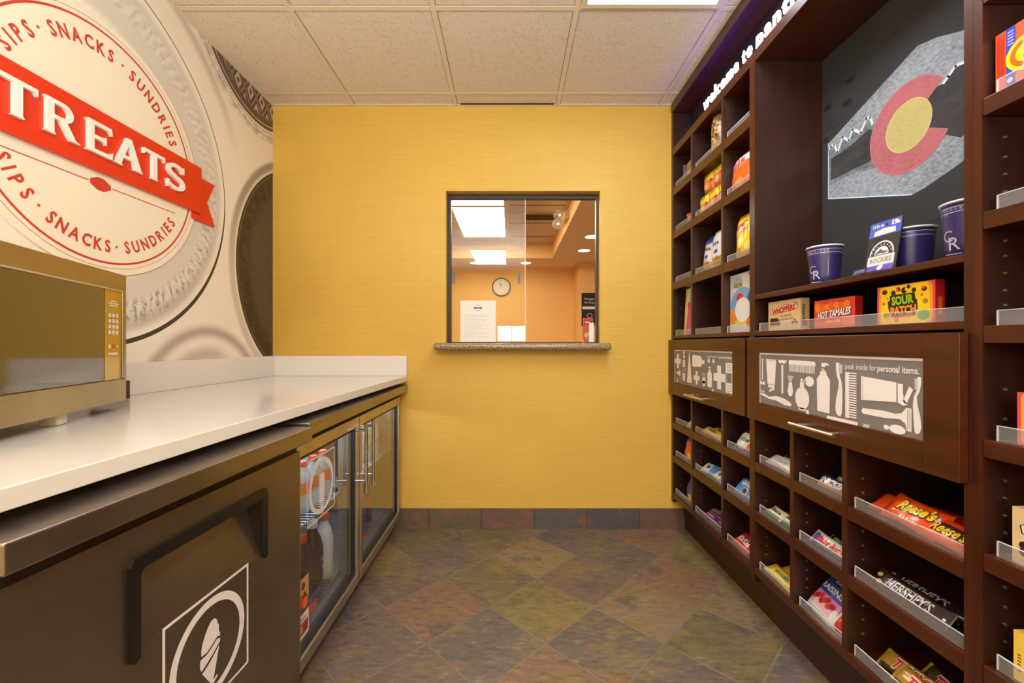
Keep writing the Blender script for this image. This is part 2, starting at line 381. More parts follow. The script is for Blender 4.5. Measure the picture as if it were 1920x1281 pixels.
# ------------------------------------------------------------------ room shell
DW = 2.532; XL = -1.41; XR = 1.32; ZC = 2.507
m = MB(); m.box(XL - .15, XR + .15, -3.15, 2.66, -0.1, 0, SLATE)
struct(m.build('floor'), 'multicolour slate tile floor laid on the diagonal between fridges and shelving')
WX0, WX1, WZ0, WZ1 = -0.382, 0.533, 1.098, 2.0
m = MB()
for d in [(XL - .1, WX0, DW, DW + .12, 0, ZC + .3), (WX1, XR + .15, DW, DW + .12, 0, ZC + .3), (WX0, WX1, DW, DW + .12, 0, WZ0 - .0425), (WX0, WX1, DW, DW + .12, WZ1, ZC + .3)]: m.box(*d, YWALL)
tag(struct(m.build('wall_back'), 'mustard yellow wallpapered wall around the service window'), kind='structure')
m = MB(); m.box(XL - .1, XL, -3.05, DW, 0, ZC + .3, MURAL)
struct(m.build('wall_left'), 'left wall covered in a cream and grey jar lid mural')
m = MB(); m.box(XR, XR + .15, -3.05, DW, 0, ZC + .3, YWALL)
struct(m.build('wall_right'), 'wall behind the dark wood shelving')
m = MB()
RW = (-0.26, 0.95, 1.13, 1.46)
for d in [(XL - .1, RW[0], -3.15, -3.05, 0, ZC + .3), (RW[1], XR + .15, -3.15, -3.05, 0, ZC + .3), (RW[0], RW[1], -3.15, -3.05, 0, RW[2]), (RW[0], RW[1], -3.15, -3.05, RW[3], ZC + .3)]: m.box(*d, YWALL)
struct(m.build('wall_rear'), 'yellow wall behind the camera with a small bright window')
wf = MB(); WFR = P('white_window_frame', (235, 232, 226), .5)
wf.box(RW[0], RW[1], -3.12, -3.08, RW[2], RW[2] + .02, WFR).box(RW[0], RW[1], -3.12, -3.08, RW[3] - .02, RW[3], WFR)
for xx in (RW[0], .02, .30, .6, RW[1] - .02): wf.box(xx, xx + .015, -3.12, -3.08, RW[2], RW[3], WFR)
wf.box(RW[0], RW[1], -3.14, -3.135, RW[2], RW[3], P('daylight_sky_seen_through_window', (255, 255, 255), .5, emit=(255, 252, 245), es=12))
struct(wf.build('window_2'), 'small daylit window in the rear wall')

# ceiling: tiles, grid bars
m = MB(); m.box(XL - .1, XR + .15, -3.15, DW + .12, ZC, ZC + .05, CTILE)
ceil = struct(m.build('ceiling'), 'suspended ceiling of speckled square acoustic tiles')
xs = [-.93, -.325, .28, .885]; ys = [2.405 - .61 * i for i in range(10)]
m = MB()
for x in xs: m.box(x - .012, x + .012, -3.05, DW, ZC - .004, ZC + .002, TBAR)
for y in ys:
    px = [XL] + xs + [XR]
    for a, b2 in zip(px, px[1:]): m.box(a + .0121, b2 - .0121, y - .012, y + .012, ZC - .004, ZC + .002, TBAR)
m.box(XL, 1.0, DW - .018, DW, ZC - .005, ZC + .002, TBAR); m.box(XL, XL + .018, -3.05, DW - .0185, ZC - .005, ZC + .002, TBAR)
for x in (-.325,): m.box(x + .03, x + .58, DW - .024, DW - .0185, ZC - .0055, ZC, GAP)
m.build('ceiling_grid', ceil)
m = MB(); JT = P('ceiling_joint_shadow', (140, 118, 94), .9)
for x in xs:
    for sx in (-.0145, .0122): m.box(x + sx, x + sx + .0023, -3.05, DW - .019, ZC - .0012, ZC + .002, JT)
for y in ys:
    for a, b2 in zip(px, px[1:]):
        for sy in (-.0145, .0122): m.box(a + .0146, b2 - .0146, y + sy, y + sy + .0023, ZC - .0012, ZC + .002, JT)
m.build('tile_joints', ceil)

DIFF = P('fluorescent_diffuser', (255, 255, 255), .5, emit=(228, 240, 255), es=TROFFER_E)
def troffer(x0, x1, y0, y1, z, label, mat, group=None):
    t = thing('ceiling_light', label, 'ceiling light', ((x0 + x1) / 2, (y0 + y1) / 2, z - .012), group)
    m = MB(); f = .022
    for d in [(x0, x1, y0, y0 + f), (x0, x1, y1 - f, y1), (x0, x0 + f, y0 + f, y1 - f), (x1 - f, x1, y0 + f, y1 - f)]: m.box(*d, z - .012, z - .001, TBAR)
    m.build('frame', t)
    B('diffuser', (x0 + f + .001, x1 - f - .001, y0 + f + .001, y1 - f - .001, z - .0105, z - .001), mat, t)
troffer(.296, .869, .59, 1.779, ZC - .004, 'bright rectangular ceiling light above the shop floor at top of frame', DIFF)
troffer(-.62, -.05, -2.35, -1.13, ZC - .004, 'ceiling light behind the camera mirrored in the sliding pane', DIFF)
troffer(.35, .88, -2.35, -1.13, ZC - .004, 'added unseen ceiling light behind the camera on the shelving side', DIFF)  # out-of-view fixture added for fill light from behind

m = MB(); m.box(XL + .001, 1.029, DW - .012, DW, 0, .117, SBASE)
tag(m.build('baseboard_back'), 'slate tile skirting along the foot of the yellow wall', 'baseboard', kind='structure')

# ------------------------------------------------------------------ service window
FRM = P('dark_bronze_frame', (44, 32, 28), .4)
win = MB()
fy0, fy1 = 2.585, 2.625
win.box(WX0, WX0 + .022, fy0, fy1, WZ0, WZ1, FRM).box(WX1 - .013, WX1, fy0, fy1, WZ0, WZ1, FRM)
win.box(WX0 + .022, WX1 - .013, fy0, fy1, WZ1 - .026, WZ1, FRM).box(WX0 + .022, WX1 - .013, fy0, fy1, WZ0, WZ0 + .005, FRM)
w1 = tag(win.build('window_1', bevel=.001), 'dark framed service window with sliding glass in the yellow wall', 'window', kind='structure')
B('window_pane', (WX0 + .024, .088, 2.603, 2.608, WZ0 + .006, WZ1 - .027), GLASS, w1)
B('pane_edge', (.0885, .093, 2.602, 2.609, WZ0 + .006, WZ1 - .027), ACREDGE, w1)
PULL = P('grey_finger_pull', (92, 98, 112), .4)
for px in (-.345, .052): B('finger_pull', (px - .008, px + .008, 2.597, 2.6025, 1.46, 1.53), PULL, w1)
m = MB(); m.box(-.442, .580, 2.43, DW, 1.056, 1.0975, GRANITE); m.box(WX0 + .0005, WX1 - .0005, DW, DW + .12, 1.056, 1.0975, GRANITE)
tag(m.build('granite_sill', bevel=.018, seg=4), 'speckled brown granite sill projecting below the service window', 'window sill')
# paper on the pane
PAPER = P('printed_paper', (238, 234, 226), .6); INK = P('grey_ink', (120, 116, 112), .7)
m = MB(); m.M = frame((-.305, 2.6008, 1.104), (1, 0, 0), (0, 0, 1))
m.box(0, .216, 0, .252, 0, .001, PAPER)
m.ring(.108, .207, .017, .019, .0015, INK, 24); m.rect(.082, .134, .2035, .2105, .0017, P('black_ink', (40, 38, 38), .6))
for i in range(15):
    m.rect(.02, .02 + .17 * (0.75 + .25 * math.sin(i * 2.3)), .165 - i * .0095, .1662 - i * .0095, .0015, P('light_grey_ink', (176, 172, 166), .7))
tag(m.build('paper_notice'), 'white printed notice with a small round logo taped to the sliding pane', 'notice')
# things on the inner ledge
RED = P('red_card', (206, 58, 38), .5)
m = MB(); m.M = frame((.452, 2.655, 1.0975), (1, 0, 0), (0, 0, 1))
m.box(0, .062, 0, .155, -.006, 0, RED); m.rect(.006, .056, .11, .15, .0005, P('dark_red_card', (176, 30, 24), .5)); m.rect(.012, .04, .126, .132, .001, WHITE)
m.circ(.03, .05, .022, .0008, P('food_tan', (214, 168, 96), .6)); m.circ(.035, .03, .016, .001, P('food_rose', (190, 110, 96), .6)); m.circ(.02, .07, .01, .001, P('leaf_green', (96, 130, 50), .6))
tag(m.build('brochure'), 'red leaflet with a food picture standing on the inner window ledge', 'brochure')
m = MB(); m.M = frame((.488, 2.645, 1.0975), (1, 0, 0), (0, 0, 1)); m.box(0, .03, 0, .125, -.004, 0, PAPER)
tag(m.build('leaflet'), 'plain white leaflet standing in front of the red one', 'leaflet')
m = MB(); m.lathe([(.038, 0), (.036, .004), (.01, .007), (.006, .010)], CHROME); m.rod((0, 0, .008), (.0, 0, .016), .004, CHROME)
o = m.build('desk_bell'); o.location = (.445, 2.62, 1.0975); tag(o, 'small silver bell lying on the window ledge by the red leaflet', 'desk bell')

# ------------------------------------------------------------------ office behind the window
OF = P('office_carpet', (120, 96, 72), .9)
struct(B('floor_office', (-2.6, 2.6, 2.66, 7.0, -.1, 0), OF), 'carpet floor of the office beyond the window')
struct(B('wall_office_far', (-2.6, 2.6, 6.82, 6.95, 0, 2.302), OWALL), 'orange end wall of the office with the clock')
struct(B('wall_office_left', (-2.6, -2.5, 2.66, 6.82, 0, 2.51), OWALL), 'left wall of the office')
struct(B('wall_office_right', (2.5, 2.6, 2.66, 6.82, 0, 2.302), OWALL), 'right wall of the office')
struct(B('wall_office_return', (1.013, 2.5, 6.33, 6.819, 0, 2.302), OWALL), 'projecting orange office wall bearing the black sign')
oc = MB(); oc.box(-2.6, .6, 2.66, 6.02, ZC, ZC + .05, CTILE)
oc = struct(oc.build('ceiling_office'), 'tiled ceiling of the office')
m = MB()
for x in (-1.25, -.64, -.03, .58): m.box(x - .012, x + .012, 2.66, 6.0, ZC - .005, ZC, TBAR)
for y in (3.1, 3.72, 4.35, 4.99, 5.62):
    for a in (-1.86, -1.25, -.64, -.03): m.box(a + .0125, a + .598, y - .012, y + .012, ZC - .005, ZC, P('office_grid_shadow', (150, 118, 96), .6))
m.build('ceiling_grid', oc)
m = MB(); m.box(.6, 2.6, 2.66, 6.95, 2.302, 2.56, OSOFF); m.box(-2.6, .5995, 6.02, 6.95, 2.302, 2.56, OSOFF)
s1 = struct(m.build('ceiling_office_soffit'), 'lowered plaster soffit around the office ceiling')
m = MB(); m.box(.592, .5995, 2.66, 6.01, 2.300, 2.506, OWALL); m.box(-2.5, .5915, 6.008, 6.0195, 2.300, 2.506, OWALL)
tag(m.build('trim_1'), 'orange fascia band around the raised office ceiling', 'trim', kind='structure')
ODIFF = P('office_diffuser', (255, 255, 255), .5, emit=(255, 246, 228), es=OFFICE_E)
troffer(-.625, -.045, 4.36, 5.61, ZC - .002, 'large white ceiling light panel seen through the service window', ODIFF)
troffer(-.625, -.045, 3.11, 4.338, ZC - .002, 'nearer office ceiling light panel cut off by the window head', ODIFF)
DL = P('downlight_lamp', (255, 240, 200), .5, emit=(255, 226, 160), es=9)
for (dx, dy, lb) in [(-.525, 6.37, 'leftmost round office downlight, above the clock'), (.231, 6.37, 'round office downlight beside the pane edge'),
                     (.954, 5.53, 'round office downlight low at the right of the window'), (.92, 4.82, 'round office downlight highest at the right of the window')]:
    t = thing('downlight', lb, 'downlight', (dx, dy, 2.302), 'recessed office downlights')
    m = MB(); m.ring(dx, dy, .072, .09, 2.3005, WHITE, 32); m.build('trim_ring', t)
    m = MB(); m.circ(dx, dy, .072, 2.2995, DL); m.build('lamp', t)
m = MB()
for i in range(5): m.box(.16, .52, 4.62 + i * .05, 4.64 + i * .05, ZC - .012, ZC - .0055, P('vent_dark', (70, 46, 30), .6))
m.box(.14, .54, 4.60, 4.615, ZC - .012, ZC - .0055, TBAR)
tag(m.build('air_vent'), 'dark slotted air vent in the office ceiling', 'vent')
t = thing('emergency_light', 'clear twin-globe emergency light on the office soffit', 'emergency light', (.56, 4.4, 2.33))
B('housing', (.55, .591, 4.3, 4.5, 2.36, 2.44), P('beige_plastic', (220, 190, 150), .5), t)
for k, dy in enumerate((4.33, 4.47)):
    m = MB(); m.lathe([(.001, -.055), (.03, -.047), (.05, -.02), (.055, 0), (.05, .02), (.03, .047), (.001, .055)], glass_mat('clear_globe_%d' % k, (.95, .93, .9), haze=.2), cap=False, n=20)
    m.v = [(x + .49, y + dy, z + 2.40 - .05 * k) for x, y, z in m.v]; m.build('globe', t)
    m = MB(); m.lathe([(.001, -.012), (.012, 0), (.001, .012)], DL, cap=False, n=12); m.v = [(x + .5, y + dy, z + 2.40 - .05 * k) for x, y, z in m.v]; m.build('lamp', t)
# clock
t = thing('wall_clock', 'round white wall clock with a dark rim on the far office wall', 'clock', (-.145, 6.82, 2.0))
m = MB(); m.M = frame((-.145, 6.818, 2.0), (1, 0, 0), (0, 0, 1)); m.M = m.M @ Matrix.Identity(4)
m.lathe([(.150, 0), (.152, .02), (.145, .035), (.132, .035), (.130, .02)], P('clock_rim', (74, 66, 78), .35), n=40, cap=False); m.build('rim', t)
m = MB(); m.M = frame((-.145, 6.818, 2.0), (1, 0, 0), (0, 0, 1))
m.circ(0, 0, .132, .015, P('clock_face', (226, 222, 228), .4), n=40)
for i in range(12):
    a = math.radians(90 - 30 * (i + 1)); m.text(str(i + 1), .105 * math.cos(a), .105 * math.sin(a) - .009, .025, BLACK, .016)
m.build('dial', t)
m = MB(); m.M = frame((-.145, 6.818, 2.0), (1, 0, 0), (0, 0, 1))
m.line([(0, 0), (-.012, .06)], .007, .018, BLACK); m.line([(0, 0), (-.03, .085)], .005, .0185, BLACK); m.circ(0, 0, .007, .019, BLACK); m.build('hands', t)
# manager sign
t = thing('wall_sign', 'black sign reading Manager On Duty with a white name strip', 'sign', (1.17, 6.33, 1.36))
m = MB(); m.M = frame((1.055, 6.3295, 1.36), (1, 0, 0), (0, 0, 1)); m.box(0, .33, 0, .485, 0, .012, P('sign_black', (34, 30, 32), .5))
m.text('Manager', .115, .385, .045, WHITE, .013); m.text('On Duty', .115, .33, .045, WHITE, .013); m.build('panel', t)
m = MB(); m.M = frame((1.055, 6.3295, 1.36), (1, 0, 0), (0, 0, 1)); m.box(.012, .32, .245, .285, .0125, .018, WHITE); m.build('name_strip', t)
m = MB(); m.M = frame((1.055, 6.3295, 1.36), (1, 0, 0), (0, 0, 1)); m.ring(.12, .15, .028, .04, .014, P('grey_ring', (170, 165, 165), .4), 24); m.build('ring_emblem', t)

# ------------------------------------------------------------------ extra shape helpers
_pk = [0]
def prism(m, pts, h0, h1, mat):
    _pk[0] += 1; h1 = h1 + (_pk[0] % 41) * .00002
    n = len(pts); ar = sum(pts[i][0] * pts[(i + 1) % n][1] - pts[(i + 1) % n][0] * pts[i][1] for i in range(n))
    if ar < 0: pts = pts[::-1]
    vs = [(a, b, h0) for a, b in pts] + [(a, b, h1) for a, b in pts]
    m.add(vs, [tuple(range(n))[::-1], tuple(range(n, 2 * n))] + [(i, (i + 1) % n, n + (i + 1) % n, n + i) for i in range(n)], mat); return m
def exring(m, a, b, r0, r1, h0, h1, mat, n=24, a0=0, a1=360, kx=1.0, ky=1.0):
    for i in range(n):
        t, u = math.radians(a0 + (a1 - a0) * i / n), math.radians(a0 + (a1 - a0) * (i + 1) / n)
        prism(m, [(a + r0 * kx * math.cos(t), b + r0 * ky * math.sin(t)), (a + r1 * kx * math.cos(t), b + r1 * ky * math.sin(t)),
                  (a + r1 * kx * math.cos(u), b + r1 * ky * math.sin(u)), (a + r0 * kx * math.cos(u), b + r0 * ky * math.sin(u))], h0, h1, mat)

# ------------------------------------------------------------------ counter, splash backs
def cx(y): return -.609 - (2.532 - y) * .0283
m = MB(); prism(m, [(XL + .001, -.6), (cx(-.6), -.6), (cx(DW), DW - .001), (XL + .001, DW - .001)], .871, .903, QUARTZ)
tag(m.build('countertop', bevel=.002), 'long white quartz countertop over the fridges and under the microwave', 'countertop')
m = MB(); m.box(XL + .001, -.611, DW - .021, DW - .001, .9035, 1.022, QUARTZ)
tag(m.build('backsplash', bevel=.0015), 'short white upstand against the yellow wall at the counter end', 'backsplash')
m = MB(); m.box(XL + .001, XL + .021, -.6, DW - .0215, .9035, 1.022, QUARTZ)
tag(m.build('backsplash', bevel=.0015), 'long white upstand running under the jar lid mural', 'backsplash')

# ------------------------------------------------------------------ microwave
t = thing('microwave', 'stainless steel microwave standing on the white counter at the left edge', 'microwave', (-1.11, 1.234, .903))
MF = frame((-1.11, 1.234, 0), (-.322, .947, 0), (0, 0, 1))
def mbm(): q = MB(); q.M = MF; return q
DOORG = P('dark_mirror_door_glass', (52, 44, 24), .06, coat=1.0, spec=1.0)
MSTEEL = steel_mat('champagne_microwave_steel', (184, 172, 138), .30, vert=False)
m = mbm(); m.box(-.60, -.001, .932, 1.288, -.275, -.0205, MSTEEL); m.build('body', t, bevel=.004)
m = mbm(); m.box(-.60, 0, 1.243, 1.289, -.02, 0, MSTEEL).box(-.60, 0, .930, .994, -.02, 0, MSTEEL).box(-.012, 0, .9941, 1.2429, -.02, 0, MSTEEL).box(-.60, -.57, .9941, 1.2429, -.02, 0, MSTEEL)
m.build('front_frame', t, bevel=.003)
m = mbm(); m.box(-.569, -.107, .9945, 1.2425, -.018, -.002, DOORG); m.build('door_glass', t, bevel=.001)
m = mbm(); m.box(-.570, -.0265, 1.2385, 1.2428, -.0015, .0025, P('silver_bead', (214, 206, 196), .25, .8)); m.build('trim_bead', t)
m = mbm(); m.box(-.105, -.0265, .9945, 1.238, -.018, -.0015, P('control_panel_gloss', (196, 158, 60), .12, .55, coat=.6))
BT = P('button_print', (214, 208, 200), .5)
for r in range(4):
    for c in range(3): m.rect(-.090 + c * .018, -.077 + c * .018, 1.165 - r * .0155, 1.175 - r * .0155, -.0010, BT)
for r, (aa, bb) in enumerate([(-.085, -.045), (-.092, -.04), (-.08, -.05)]): m.rect(aa, bb, 1.195 + r * .006, 1.198 + r * .006, -.0010, BT)
m.circ(-.085, 1.085, .006, -.0008, BT); m.circ(-.065, 1.085, .006, -.0008, P('button_red', (200, 90, 50), .5)); m.circ(-.047, 1.085, .004, -.0008, BT)
m.rect(-.09, -.045, 1.062, 1.068, -.0008, BT)
m.build('control_panel', t)
m = mbm(); m.box(-.0255, -.0125, .9945, 1.2425, -.016, .003, P('blue_grey_chrome_strip', (150, 148, 168), .15, .9)); m.build('side_trim', t, bevel=.002)
for a in (-.245, -.55):
    m = mbm(); m.box(a - .018, a + .018, .9035, .9315, -.05, -.015, P('pale_rubber_foot', (206, 200, 180), .6)); m.build('foot', t, bevel=.004)

m = MB(); BROWN = P('dark_brown_plastic', (84, 46, 38), .35)
m.M = frame((-1.352, 1.45, .9037), (.35, .937, 0), (0, 0, 1))
pts = [(-.05, 0), (.035, 0), (.035, .075)] + [(.035 - .028 * (1 - math.cos(math.radians(k))), .075 + .028 * math.sin(math.radians(k))) for k in (20, 40, 60, 80, 90)] + [(-.05, .103)]
prism(m, pts, -.028, -.022, BROWN); prism(m, [(-.05, 0), (.035, 0), (.035, .062), (-.05, .062)], .022, .028, BROWN); m.box(-.05, .035, 0, .006, -.0219, .0219, BROWN)
m.box(.029, .035, .0061, .062, -.0219, .0219, BROWN); m.box(-.05, -.044, .0061, .062, -.0219, .0219, BROWN)
tag(m.build('packet_holder'), 'dark brown round-cornered plastic holder half hidden behind the microwave', 'holder')

# ------------------------------------------------------------------ freezer (solid door)
t = thing('undercounter_freezer', 'solid-door stainless freezer with an ice cream emblem under the counter', 'freezer', (-.95, .88, 0))
FF = frame((-.609, .512, 0), (.0481, .99884, 0), (0, 0, 1))
def mf(): q = MB(); q.M = FF; return q
m = mf(); m.box(.004, .724, .10, .809, -.72, -.068, STEEL); m.build('body', t)
m = mf(); m.box(0, .728, .8095, .852, -.74, 0, STEEL); m.build('worktop_lip', t, bevel=.004, seg=3)
m = mf(); m.box(.02, .70, .0005, .099, -.70, -.10, BLACK); m.build('plinth', t)
hn = -.030
m = mf()
for d in [(.004, .2055, .105, .784), (.5345, .712, .105, .784), (.2055, .5345, .105, .575), (.2055, .5345, .712, .784)]: m.box(*d, hn - .035, hn, STEELD)
door = m.build('door', t)
m = mf(); dp = .042
m.add([(.206, .575, hn - .001), (.534, .575, hn - .001), (.534, .712, hn - dp), (.206, .712, hn - dp)], [(0, 1, 2, 3)], STEELD)
m.build('recess_plate', door)
m = mf()
prism(m, [(.188, .565), (.188, .722), (.194, .734), (.548, .734), (.554, .728), (.554, .565), (.548, .560), (.535, .575), (.535, .712), (.214, .712), (.206, .704), (.206, .565), (.2, .560), (.194, .560)], hn - .002, hn + .007, BLACK)
for a in (.2065, .5335): m.add([(a, .575, hn), (a, .712, hn), (a, .712, hn - dp)], [(0, 1, 2)], BLACK)
m.add([(.206, .7119, hn), (.534, .7119, hn), (.534, .7119, hn - dp), (.206, .7119, hn - dp)], [(0, 1, 2, 3)], BLACK)
m.build('pull_handle', door)
DEC = P('white_vinyl_decal', (226, 216, 214), .5)
def decal_frame(m, c, r, h, wd=.008):
    x, y = c
    for d in [(x - r, x + r, y + r - wd, y + r), (x - r, x + r, y - r, y - r + wd), (x - r, x - r + wd, y - r + wd, y + r - wd), (x + r - wd, x + r, y - r + wd, y + r - wd)]: m.rect(*d, h, DEC)
    m.ring(x, y, r * .74, r * .88, h, DEC, 72)
m = mf(); h = hn + .0008; c = (.371, .462); decal_frame(m, c, .117, h, .006)
q = lambda pts: [(c[0] + a, c[1] + b) for a, b in pts]
m.poly(q([(-.026, .012), (-.024, .022), (-.018, .034), (-.010, .046), (0, .055), (.010, .055), (.017, .048), (.019, .038), (.023, .034), (.022, .022), (.026, .014), (.026, .008), (.018, .012), (.004, .004), (-.012, -.002), (-.026, .000)]), h, DEC)
m.poly(q([(-.028, -.006), (-.012, -.006), (.004, .000), (.018, .007), (.026, .003), (.026, -.003), (.006, -.016), (-.014, -.026), (-.026, -.030), (-.030, -.018)]), h, DEC)
m.poly(q([(-.024, -.036), (-.012, -.032), (.006, -.022), (.024, -.009), (.006, -.074), (.001, -.076)]), h, DEC)
m.line(q([(.016, -.070), (.002, -.078), (-.012, -.09)]), .006, h, DEC)
m.build('ice_cream_decal', door)

# ------------------------------------------------------------------ glass-door fridge
t = thing('glass_door_fridge', 'low two-door glass fridge stocked with drinks beside the yellow wall', 'fridge', (-1.0, 1.88, 0))
X0, X1, Y0, Y1 = -1.36, -.692, 1.286, 2.50
FIN = P('fridge_interior_grey', (120, 124, 128), .5)
m = MB()
m.box(X0, X1, Y0, Y0 + .03, .07, .8095, STEEL).box(X0, X1, Y1 - .03, Y1, .07, .8095, STEEL)
m.box(X0, X0 + .03, Y0 + .03, Y1 - .03, .07, .8095, FIN).box(X0 + .03, X1, Y0 + .03, Y1 - .03, .07, .11, FIN).box(X0 + .03, X1, Y0 + .03, Y1 - .03, .78, .8095, FIN)
m.box(X1 - .04, X1, 1.81, 1.86, .1101, .7799, FIN); m.build('body', t)
m = MB(); m.box(-1.30, -.606, 1.286, 2.515, .812, .853, STEEL); m.build('top_band', t, bevel=.003)
m = MB(); m.box(X0 + .05, -.74, Y0 + .04, Y1 - .04, .0005, .0695, BLACK); m.build('plinth', t)
DFR = steel_mat('pale_door_frame_steel', (206, 196, 184), 0.34, vert=False)
RUB = P('door_gasket_dark', (30, 30, 32), .5)
for (a, b2, hy) in ((1.288, 1.824, 1.775), (1.836, 2.496, 1.868)):
    xf, xb = -.645, -.690; r = .042; s = .026
    m = MB(); m.box(xb, xf, a, b2, .075, .075 + r, DFR).box(xb, xf, a, b2, .783 - r, .783, DFR)
    m.box(xb, xf, a, a + s, .075 + r, .783 - r, DFR).box(xb, xf, b2 - s, b2, .075 + r, .783 - r, DFR); d = m.build('door', t, bevel=.0025)
    g0, g1, z0, z1 = a + s, b2 - s, .075 + r, .783 - r
    m = MB()
    m.box(-.685, -.655, g0, g0 + .008, z0, z1, RUB).box(-.685, -.655, g1 - .008, g1, z0, z1, RUB).box(-.685, -.655, g0 + .008, g1 - .008, z0, z0 + .012, RUB).box(-.685, -.655, g0 + .008, g1 - .008, z1 - .012, z1, RUB); m.build('gasket', d)
    B('glass_pane', (-.668, -.663, g0 + .0085, g1 - .0085, z0 + .0125, z1 - .0125), FGLASS, d)
    m = MB(); m.rod((-.600, hy, .473), (-.600, hy, .757), .0075, CHROME, 16)
    for z in (.523, .733): m.rod((-.645, hy, z), (-.604, hy, z), .0055, CHROME)
    m.build('door_handle', d)
    if hy < 1.8:
        DF = frame((-.6612, 0, 0), (0, 1, 0), (0, 0, 1))
        m = MB(); m.M = DF; c = (1.497, .597); r2 = .109; decal_frame(m, c, r2, .0006, .004)
        m.poly([(c[0] + i, c[1] + j) for i, j in [(-.014, .04), (-.018, .01), (-.020, -.06), (.016, -.06), (.020, .01), (.018, .042)]], .0008, DEC)
        m.poly([(c[0] + i, c[1] + j) for i, j in [(-.012, -.065), (.012, -.065), (.006, -.085), (-.008, -.085)]], .0008, DEC); m.build('bottle_decal', d)
        m = MB(); m.M = DF; PB = P('poster_brown', (112, 62, 40), .5); PR = P('poster_red', (188, 58, 34), .5); PW = P('poster_white', (226, 216, 206), .5); PT = P('poster_tan', (190, 148, 96), .5)
        m.rect(1.302, 1.398, .235, .345, .0005, PT); m.poly([(1.302, .235), (1.398, .235), (1.398, .262), (1.37, .30), (1.34, .27), (1.302, .30)], .0008, PB)
        m.circ(1.34, .275, .022, .001, PR); m.circ(1.372, .262, .018, .0011, P('poster_orange', (226, 112, 40), .5)); m.circ(1.36, .318, .012, .001, PB); m.circ(1.318, .305, .013, .001, PW)
        m.rect(1.302, 1.398, .155, .232, .0005, PW); m.rect(1.325, 1.392, .165, .205, .0009, PR); m.circ(1.345, .186, .012, .0012, PT); m.circ(1.372, .186, .012, .0012, PB)
        m.text('FRESH', 1.36, .212, .012, BLACK, .001); m.build('food_poster', d)
wire = P('chrome_wire', (190, 192, 196), .25, 1.0)
for z in (.462, .130):
    for (a, b2) in ((1.30, 1.80), (1.87, 2.46)):
        m = MB(); m.rod((-.72, a, z), (-.72, b2, z), .004, wire, 6); m.rod((-1.28, a, z), (-1.28, b2, z), .004, wire, 6)
        k = int((b2 - a) / .022)
        for i in range(k + 1):
            y = a + (b2 - a) * i / k; m.rod((-.72, y, z + .003), (-1.28, y, z + .003), .0018, wire, 5)
        m.build('wire_shelf', t)
ORG = P('orange_price_strip', (228, 78, 44), .5); BLU = P('blue_price_strip', (58, 72, 150), .5)
for (a, b2) in ((1.43, 1.56), (1.96, 2.10)):
    m = MB(); m.box(-.712, -.708, a, b2, .136, .166, ORG); m.box(-.7125, -.7085, a + .03, b2 + .04, .1665, .186, BLU); m.build('price_strip', t)
LED = P('cool_fridge_lamp', (255, 255, 255), .4, emit=(220, 238, 255), es=26)
for (a, b2) in ((1.32, 1.78), (1.90, 2.44)):
    m = MB(); m.rod((-.86, a, .765), (-.86, b2, .765), .010, LED, 10); m.build('lamp_tube', t)

def bottle(label, cat, x, y, z, body, cap, lab, r=.031, h=.185, text=None, tc=WHITE, group=None, nm='drink_bottle'):
    t = thing(nm, label, cat, (x, y, z), group); H = h
    m = MB(); m.lathe([(r * .8, 0), (r, .006), (r, H * .28), (r * .93, H * .34), (r, H * .4), (r, H * .62), (r * .75, H * .76), (r * .42, H * .86), (r * .40, H * .90)], body, (0, 0), 24)
    m.v = [(p[0] + x, p[1] + y, p[2] + z) for p in m.v]; m.build('bottle_body', t)
    m = MB(); m.lathe([(r * .48, H * .895), (r * .5, H * .9), (r * .5, H * .985), (r * .44, H)], cap, (0, 0), 20); m.v = [(p[0] + x, p[1] + y, p[2] + z) for p in m.v]; m.build('cap', t)
    m = MB(); m.lathe([(r * 1.015, H * .36), (r * 1.02, H * .6)], lab, (0, 0), 24, cap=False)
    m.v = [(p[0] + x, p[1] + y, p[2] + z) for p in m.v]
    if text:
        m.M = frame((x + r * 1.03, y, z + H * .44), (0, 1, 0), (0, 0, 1)); m.text(text, 0, 0, .014, tc, .001, bold=.02)
    m.build('label_band', t); return t
REDCAP = P('red_bottle_cap', (214, 44, 30), .4); OLAB = P('orange_drink_label', (214, 92, 40), .5); DARKB = P('dark_drink', (40, 22, 16), .15); WL = P('white_drink_label', (210, 214, 216), .5)
BLUECAP = P('blue_bottle_cap', (60, 90, 170), .4)
k = 0
for (y, lb) in ((1.595, 'clear drink bottle with a red cap nearest the freezer, upper fridge shelf'), (1.68, 'clear drink bottle with a red cap second from the freezer'), (1.762, 'clear red-capped bottle behind the ring of the bottle emblem')):
    bottle(lb, 'bottle', -.775, y, .4685, PET, REDCAP, OLAB, group='red-capped bottles in the fridge')
for (y, lb) in ((1.70, 'clear bottle in the second row behind two red caps'), (1.78, 'clear bottle in the second row behind the emblem')):
    bottle(lb, 'bottle', -.87, y, .4685, PET, WL, WL, h=.20)
for (y, lb) in ((2.27, 'clear water bottle on the left behind the far fridge door'), (2.345, 'clear water bottle in the middle behind the far fridge door'), (2.42, 'clear water bottle on the right behind the far fridge door')):
    bottle(lb, 'bottle', -.78, y, .4685, PET, WL, WL, h=.24)
bottle('tall dark tea bottle with pale lettering on the lower fridge shelf', 'bottle', -.77, 1.66, .1365, DARKB, WL, DARKB, r=.038, h=.27, text='AZ')
bottle('dark bottle beside the food poster on the lower fridge shelf', 'bottle', -.77, 1.575, .1365, DARKB, REDCAP, DARKB, r=.036, h=.25)
bottle('bottle with a tall white label on the lower fridge shelf', 'bottle', -.765, 1.755, .1365, WL, OLAB, WL, r=.034, h=.26)
